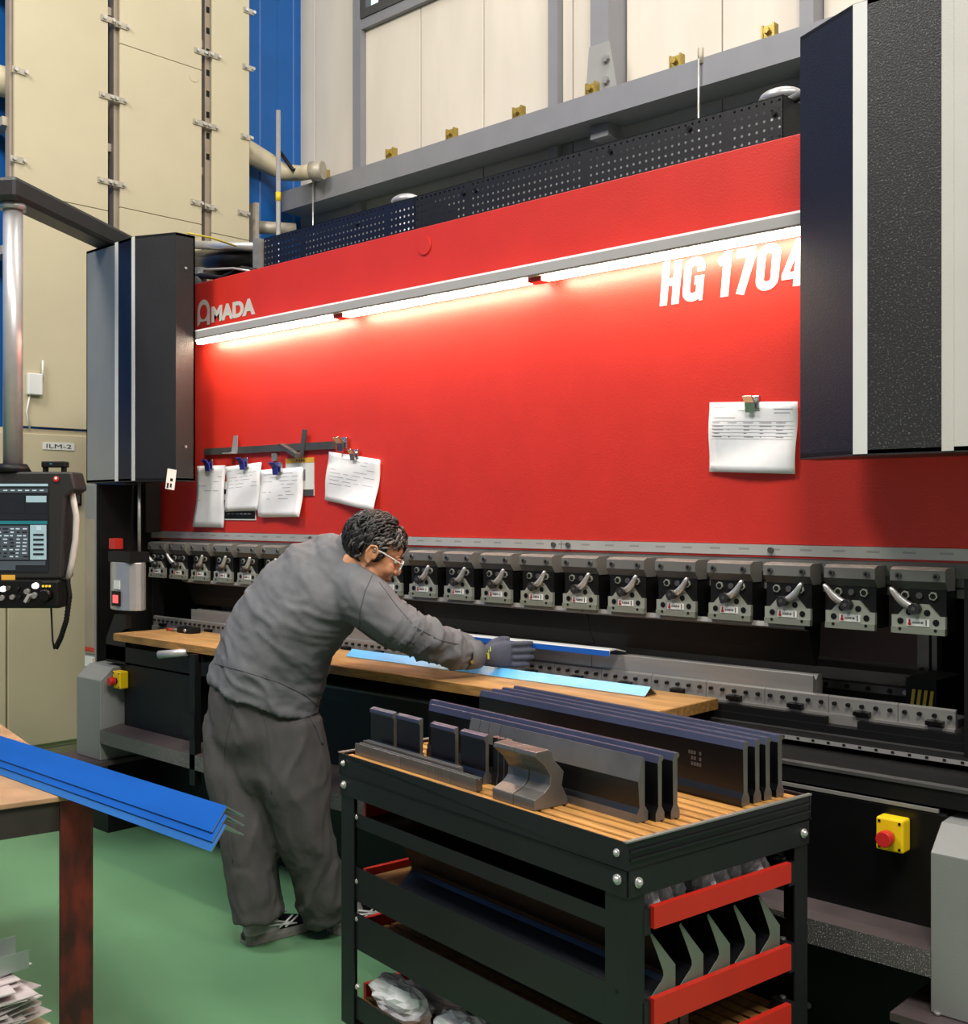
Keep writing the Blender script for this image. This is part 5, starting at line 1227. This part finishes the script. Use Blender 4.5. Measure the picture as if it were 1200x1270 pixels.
def cuff(c, d, r, ln, nm):
    mb = MB(); R = []
    for s_, g in ((0, 0.0), (0.0, 0.006), (0.35, 0.007), (1.0, 0.003), (1.0, -0.008)): R.append(ring(c + d * ln * s_, d, r + g, r * 1.05 + g, n=24, lat=Vector((0, 1, 0))))
    mb.add([v for q in R for v in q], [(i * 24 + j, i * 24 + (j + 1) % 24, (i + 1) * 24 + (j + 1) % 24, (i + 1) * 24 + j) for i in range(4) for j in range(24)], 0, True)
    cf = mb.build(nm, 'jacket', jk)
    q = c + d * ln * 0.55 - FV * (r + 0.007) - UP * 0.018
    MB().cyl(q, q - FV * 0.004, 0.007, n=12).build('snap_button', 'brass', cf)
cuff(P(577, 812, 3.80), cufd, 0.043, 0.055, 'cuff')
cuff(P(538, 801, 3.952), (wrL - elL).normalized(), 0.042, 0.05, 'cuff')
# collar standing round the neck
nd = Vector((0.42, 0.22, 0.86)).normalized(); cc = P(441, 684, 3.835)
mb = MB(); R = []
for s_, g in ((-0.02, 0.088), (0.012, 0.080), (0.036, 0.074), (0.036, 0.068), (0.0, 0.068)): R.append(ring(cc + nd * s_, nd, g, g * 0.95, n=28))
mb.add([v for q in R for v in q], [(i * 28 + j, i * 28 + (j + 1) % 28, (i + 1) * 28 + (j + 1) % 28, (i + 1) * 28 + j) for i in range(4) for j in range(28)], 0, True)
mb.build('collar', 'jacket', jk)

tb = BVHTree.FromPolygons([tuple(v) for v in tvs], tfs)
for path, r_ in ((((385, 890), (393, 905), (400, 925)), 0.005), (((322, 866), (330, 900), (335, 945), (337, 990)), 0.002), (((290, 872), (278, 930), (280, 1000), (290, 1080)), 0.0016)):
    seam(tb, path, r_, 'stitch', 'seam', tr)

# --- head (continuous with neck and chest)
hf = (RV * math.cos(math.radians(12)) + FV * math.sin(math.radians(12)))
hf = (hf * math.cos(math.radians(27)) - UP * math.sin(math.radians(27))).normalized()
hr = hf.cross(UP).normalized(); hu = hr.cross(hf).normalized()
roll = math.radians(-4)
hr, hu = (hr * math.cos(roll) + hu * math.sin(roll)), (hu * math.cos(roll) - hr * math.sin(roll))
hc = P(463, 683, 3.79)
HMx = Matrix((hr, hf, hu)).transposed().to_4x4(); HMx.translation = hc
h3 = HMx.to_3x3()
def hp(x, y, z): return HMx @ Vector((x, y, z))
mb = MB()
def he(c, r, m3=None): mb.ell(hp(*c), r, h3 @ (m3 or Matrix.Identity(3)), nu=24, nv=16)
he((0, -0.012, 0.032), (0.075, 0.092, 0.082)); he((0, 0.030, -0.03), (0.062, 0.062, 0.078)); he((0, 0.055, -0.085), (0.036, 0.032, 0.026))
he((0, 0.05, 0.03), (0.060, 0.040, 0.045)); he((0, 0.102, -0.030), (0.014, 0.016, 0.014)); mb.tube([hp(0, 0.086, 0.012), hp(0, 0.098, -0.012), hp(0, 0.106, -0.028)], [0.008, 0.011, 0.013], n=10)
for s_ in (-1, 1):
    he((s_ * 0.036, 0.066, -0.032), (0.026, 0.022, 0.024)); he((s_ * 0.03, 0.082, 0.014), (0.024, 0.012, 0.008)); he((s_ * 0.047, 0.012, -0.068), (0.018, 0.035, 0.026)); he((s_ * 0.011, 0.096, -0.034), (0.008, 0.010, 0.008))
he((0, 0.086, -0.062), (0.020, 0.012, 0.008)); he((0, 0.082, -0.073), (0.018, 0.011, 0.007))
mb.tube([hp(0, -0.01, -0.02), hp(0, -0.030, -0.075), P(440, 690, 3.84), P(425, 712, 3.85)], [0.056, 0.058, 0.062, 0.10], n=20)
mb.ell(P(400, 735, 3.87), (0.14, 0.11, 0.10))
for s_ in (-1, 1):
    Re = Matrix.Rotation(math.radians(18 * s_), 3, 'Z')
    mb.ell(hp(s_ * 0.080, -0.012, -0.008), (0.008, 0.019, 0.032), h3 @ Re, nu=16, nv=10)
    mb.tube([hp(s_ * 0.085, 0.004, -0.022), hp(s_ * 0.089, 0.006, 0.004), hp(s_ * 0.092, -0.008, 0.022), hp(s_ * 0.093, -0.026, 0.016), hp(s_ * 0.091, -0.030, -0.006), hp(s_ * 0.085, -0.02, -0.032), hp(s_ * 0.083, -0.006, -0.04)], [0.0045, 0.0048, 0.005, 0.005, 0.005, 0.006, 0.0068], n=8)
vs, ns, fs = remesh(mb, 0.0034, 3)
bm_m = MB(); bm_m.add(vs, fs, 0, True); body = bm_m.build('body', 'skin', per)
for s_ in (-1, 1):
    MB().ell(hp(s_ * 0.030, 0.080, 0.002), (0.012, 0.009, 0.007), h3).build('eye', 'label_white', body)
    MB().ell(hp(s_ * 0.030, 0.0865, 0.001), (0.005, 0.004, 0.005), h3).build('iris', 'hair', body)
    MB().tube([hp(s_ * 0.014, 0.096, 0.018), hp(s_ * 0.032, 0.096, 0.025), hp(s_ * 0.052, 0.078, 0.018)], [0.003, 0.0045, 0.002], n=6).build('eyebrow', 'hair', body)
MB().tube([hp(-0.022, 0.085, -0.066), hp(0, 0.098, -0.065), hp(0.022, 0.085, -0.066)], [0.002, 0.0045, 0.002], n=8).build('lips', 'lip', body)
# hair: cap and many wavy locks
rnd = random.Random(4)
def hairline(x, y, z):
    if y > 0.045: return z > 0.074 - 0.2 * max(0, abs(x) - 0.03)
    if y > 0.012: return z > 0.020 - (0.035 if abs(x) > 0.045 and y < 0.036 else 0)
    if y > -0.04: return z > 0.022
    return z > -0.052
mb = MB(); tmp = MB().ell((0, 0, 0), (1, 1, 1), nu=40, nv=28)
pt = [(v.x * 0.080, -0.012 + v.y * 0.098, 0.034 + v.z * 0.088) for v in tmp.v]
keep = [f for f in tmp.f if all(hairline(*pt[i]) or (pt[i][1] < -0.03 and pt[i][2] > -0.06) for i in f)]
mb.add([hp(*p) for p in pt], keep, 0, True)
for i in range(1000):
    th = rnd.uniform(0, 2 * PI); cz = rnd.uniform(-0.95, 1); sr = math.sqrt(1 - cz * cz)
    d = Vector((sr * math.cos(th), sr * math.sin(th), cz)); p = Vector((d.x * 0.080, -0.012 + d.y * 0.098, 0.034 + d.z * 0.088))
    if not hairline(*p): continue
    fl = Vector((d.x * 0.3, -0.6, -0.55)) if p.y < 0.035 else Vector((d.x * 0.9, 0.75, 0.30))
    if p.y < -0.03: fl = Vector((0, -0.15, -1))
    fl += Vector((rnd.uniform(-.45, .45), rnd.uniform(-.45, .45), rnd.uniform(-.3, .3)))
    pts_ = []; q = p.copy(); ln = rnd.uniform(0.035, 0.062); ph = rnd.uniform(0, 6)
    side = d.cross(fl).normalized()
    for k in range(6):
        t = k / 5; lift = 1.02 + 0.09 * math.sin(t * PI) + rnd.uniform(0, 0.03)
        e_ = Vector((q.x / 0.080, (q.y + 0.012) / 0.098, (q.z - 0.034) / 0.088)).normalized()
        s3 = Vector((e_.x * 0.080 * lift, -0.012 + e_.y * 0.098 * lift, 0.034 + e_.z * 0.088 * lift)) + side * 0.005 * math.sin(ph + t * 5)
        pts_.append(hp(*s3)); q = q + (fl - d * fl.dot(d)).normalized() * ln / 5
    gm = 1 if ((abs(p.x) > 0.05 and p.y > 0.0 and p.z < 0.07 and rnd.random() < 0.45) or (p.y > 0.03 and rnd.random() < 0.15) or rnd.random() < 0.04) else 0
    r0 = rnd.uniform(0.0030, 0.0058)
    mb.tube(pts_, [r0 * 0.7, r0, r0, r0 * 0.85, r0 * 0.6, r0 * 0.15], n=5, m=gm)
mb.build('hair', ['hair', 'hair_gray'], per)
# glasses
gs = MB()
for s_ in (-1, 1):
    gs.tube([hp(s_ * 0.090, -0.012, 0.012), hp(s_ * 0.086, 0.02, 0.012), hp(s_ * 0.078, 0.07, 0.008), hp(s_ * 0.066, 0.100, 0.004)], 0.0024, n=6)
    lo = []
    for k in range(20):
        a = 2 * PI * k / 20; ca, sa = math.cos(a), math.sin(a)
        lo.append(hp(s_ * (0.036 + 0.029 * (abs(ca) ** 0.7) * (1 if ca > 0 else -1)), 0.106 - 0.006 * (0.5 + 0.5 * ca), -0.006 + 0.020 * (abs(sa) ** 0.7) * (1 if sa > 0 else -1)))
    gs.tube(lo + [lo[0]], 0.0022, n=6)
gs.tube([hp(-0.008, 0.106, 0.0), hp(0, 0.110, 0.002), hp(0.008, 0.106, 0.0)], 0.002, n=6)
gl_ = gs.build('glasses', 'white_plastic', per)
for s_ in (-1, 1): MB().ell(hp(s_ * 0.036, 0.103, -0.006), (0.028, 0.0015, 0.019), h3).build('lens', 'lens', gl_)

# --- gloved hands
def hand(w, fd, back, thumb_up, nm, curl=0.5, s_=1.0):
    fd = fd.normalized(); up = (thumb_up - fd * thumb_up.dot(fd)).normalized(); bk = (back - fd * back.dot(fd) - up * back.dot(up)).normalized()
    mb = MB()
    def q(a, b, c): return w + fd * a * s_ + up * b * s_ + bk * c * s_
    Rr = []
    for a, b, c, ru, rv in ((-0.03, 0.0, 0.0, 0.030, 0.024), (0.0, 0.0, 0.0, 0.032, 0.023), (0.035, 0.0, 0.002, 0.042, 0.020), (0.070, 0.0, 0.002, 0.046, 0.017), (0.092, 0.0, 0.0, 0.044, 0.014)):
        Rr.append([q(a, b + ru * math.cos(2 * PI * i / 20), c + rv * math.sin(2 * PI * i / 20)) for i in range(20)])
    mb.loft(Rr)
    for b, ln in ((0.033, 0.070), (0.011, 0.077), (-0.011, 0.072), (-0.033, 0.058)):
        pts_ = [q(0.075, b * 0.95, 0.0)]; a_ = 0.0; pa = 0.086; pc = 0.0
        for k in range(4):
            a_ += curl * (0.25 if k == 0 else 0.45); st = ln / 3.4
            pa += st * math.cos(a_); pc -= st * math.sin(a_); pts_.append(q(pa, b * 1.08, pc))
        mb.tube(pts_, [0.0105, 0.0108, 0.0104, 0.0098, 0.0075], n=12)
    mb.tube([q(0.012, 0.022, -0.006), q(0.034, 0.041, -0.012), q(0.060, 0.051, -0.014), q(0.086, 0.052, -0.016)], [0.016, 0.0145, 0.0125, 0.0085], n=12)
    vs, ns, fs = remesh(mb, 0.0034, 2)
    m_ = MB(); m_.add(vs, fs, 0, True); g = m_.build(nm, 'glove', per)
    return g, q
g, q = hand(P(601, 812, 3.85), RV * 0.97 - FV * 0.10 + UP * 0.02, -FV, UP, 'glove', 0.28)
mk = MB()
for a, b, la, lb in ((0.012, -0.012, 0.006, 0.020), (0.004, 0.006, 0.012, 0.003), (0.020, 0.014, 0.004, 0.016), (0.015, -0.0, 0.002, 0.02)):
    mk.add([q(a, b, 0.0245), q(a + la, b, 0.0245), q(a + la, b + lb, 0.0245), q(a, b + lb, 0.0245)], [(0, 1, 2, 3)])
mk.build('glove_print', 'glove_print', g)
hand(P(552, 803, 3.955), RV * 0.95 + FV * 0.2, -FV * 0.3 + UP, FV, 'glove', 0.35)

# --- shoes
def shoe(heel, d, nm):
    d = d.normalized(); sd = Vector((d.y, -d.x, 0))
    sh = thing_part = MB()
    secs = [(-0.022, 0.016, 0.045, 0.02), (-0.014, 0.030, 0.060, 0.02), (0.0, 0.036, 0.075, 0.03), (0.05, 0.038, 0.092, 0.0), (0.10, 0.039, 0.085, 0.0), (0.15, 0.045, 0.066, 0.0), (0.20, 0.048, 0.052, 0), (0.245, 0.042, 0.044, 0), (0.270, 0.024, 0.034, 0)]
    R = []
    for a, w2, hh, _ in secs:
        c = heel + d * a; r_ = []
        for i in range(18):
            t = 2 * PI * i / 18; x = w2 * math.cos(t); z = math.sin(t)
            zz = 0.028 + (hh - 0.028) * (z if z > 0 else 0) + (0.012 * z if z < 0 else 0)
            r_.append(c + sd * x * (1.0 - 0.35 * max(0, z)) + UP * zz)
        R.append(r_)
    o = MB().loft(R).build(nm, 'black', per)
    # silver heel counter
    R2 = [[v + (v - (heel + d * a[0] + UP * 0.04)).normalized() * 0.003 for v in r_] for r_, a in zip(R[:5], secs[:5])]
    MB().loft(R2).build('heel_counter', 'shoe_silver', o)
    so = MB(); R3 = []
    for a, w2, hh, _ in secs:
        c = heel + d * a; lift = 0.008 * max(0, (a - 0.2) / 0.07)
        R3.append([c + sd * (w2 + 0.006) * x + UP * z for x, z in ((-1, 0.002 + lift), (1, 0.002 + lift), (1.0, 0.020 + lift), (0.92, 0.032 + lift), (-0.92, 0.032 + lift), (-1.0, 0.020 + lift))])
    so.loft(R3, smooth=False); so.build('sole', 'shoe_sole', o)
    for a0, a1, z0, z1 in ((0.095, 0.155, 0.040, 0.070), (0.120, 0.175, 0.038, 0.064), (0.075, 0.150, 0.068, 0.046), (0.06, 0.165, 0.056, 0.042)):
        for s2 in (-1, 1):
            q0 = heel + d * a0 + sd * s2 * (0.043 - (z0 - 0.04) * 0.35) + UP * z0; q1 = heel + d * a1 + sd * s2 * (0.047 - (z1 - 0.04) * 0.4) + UP * z1
            MB().tube([q0, (q0 + q1) / 2 + sd * s2 * 0.001, q1], 0.0035, n=6).build('side_stripe', 'white_plastic', o)
    return o
hl = onZ(306, 1168, 0.0); hr_ = onZ(399, 1155, 0.0)
shoe(hl + Vector((0.012, 0.0, 0)), Vector((0.10, 1, 0)), 'shoe')
shoe(hr_ + Vector((0.04, 0.03, 0)), Vector((0.10, 1, 0)), 'shoe')
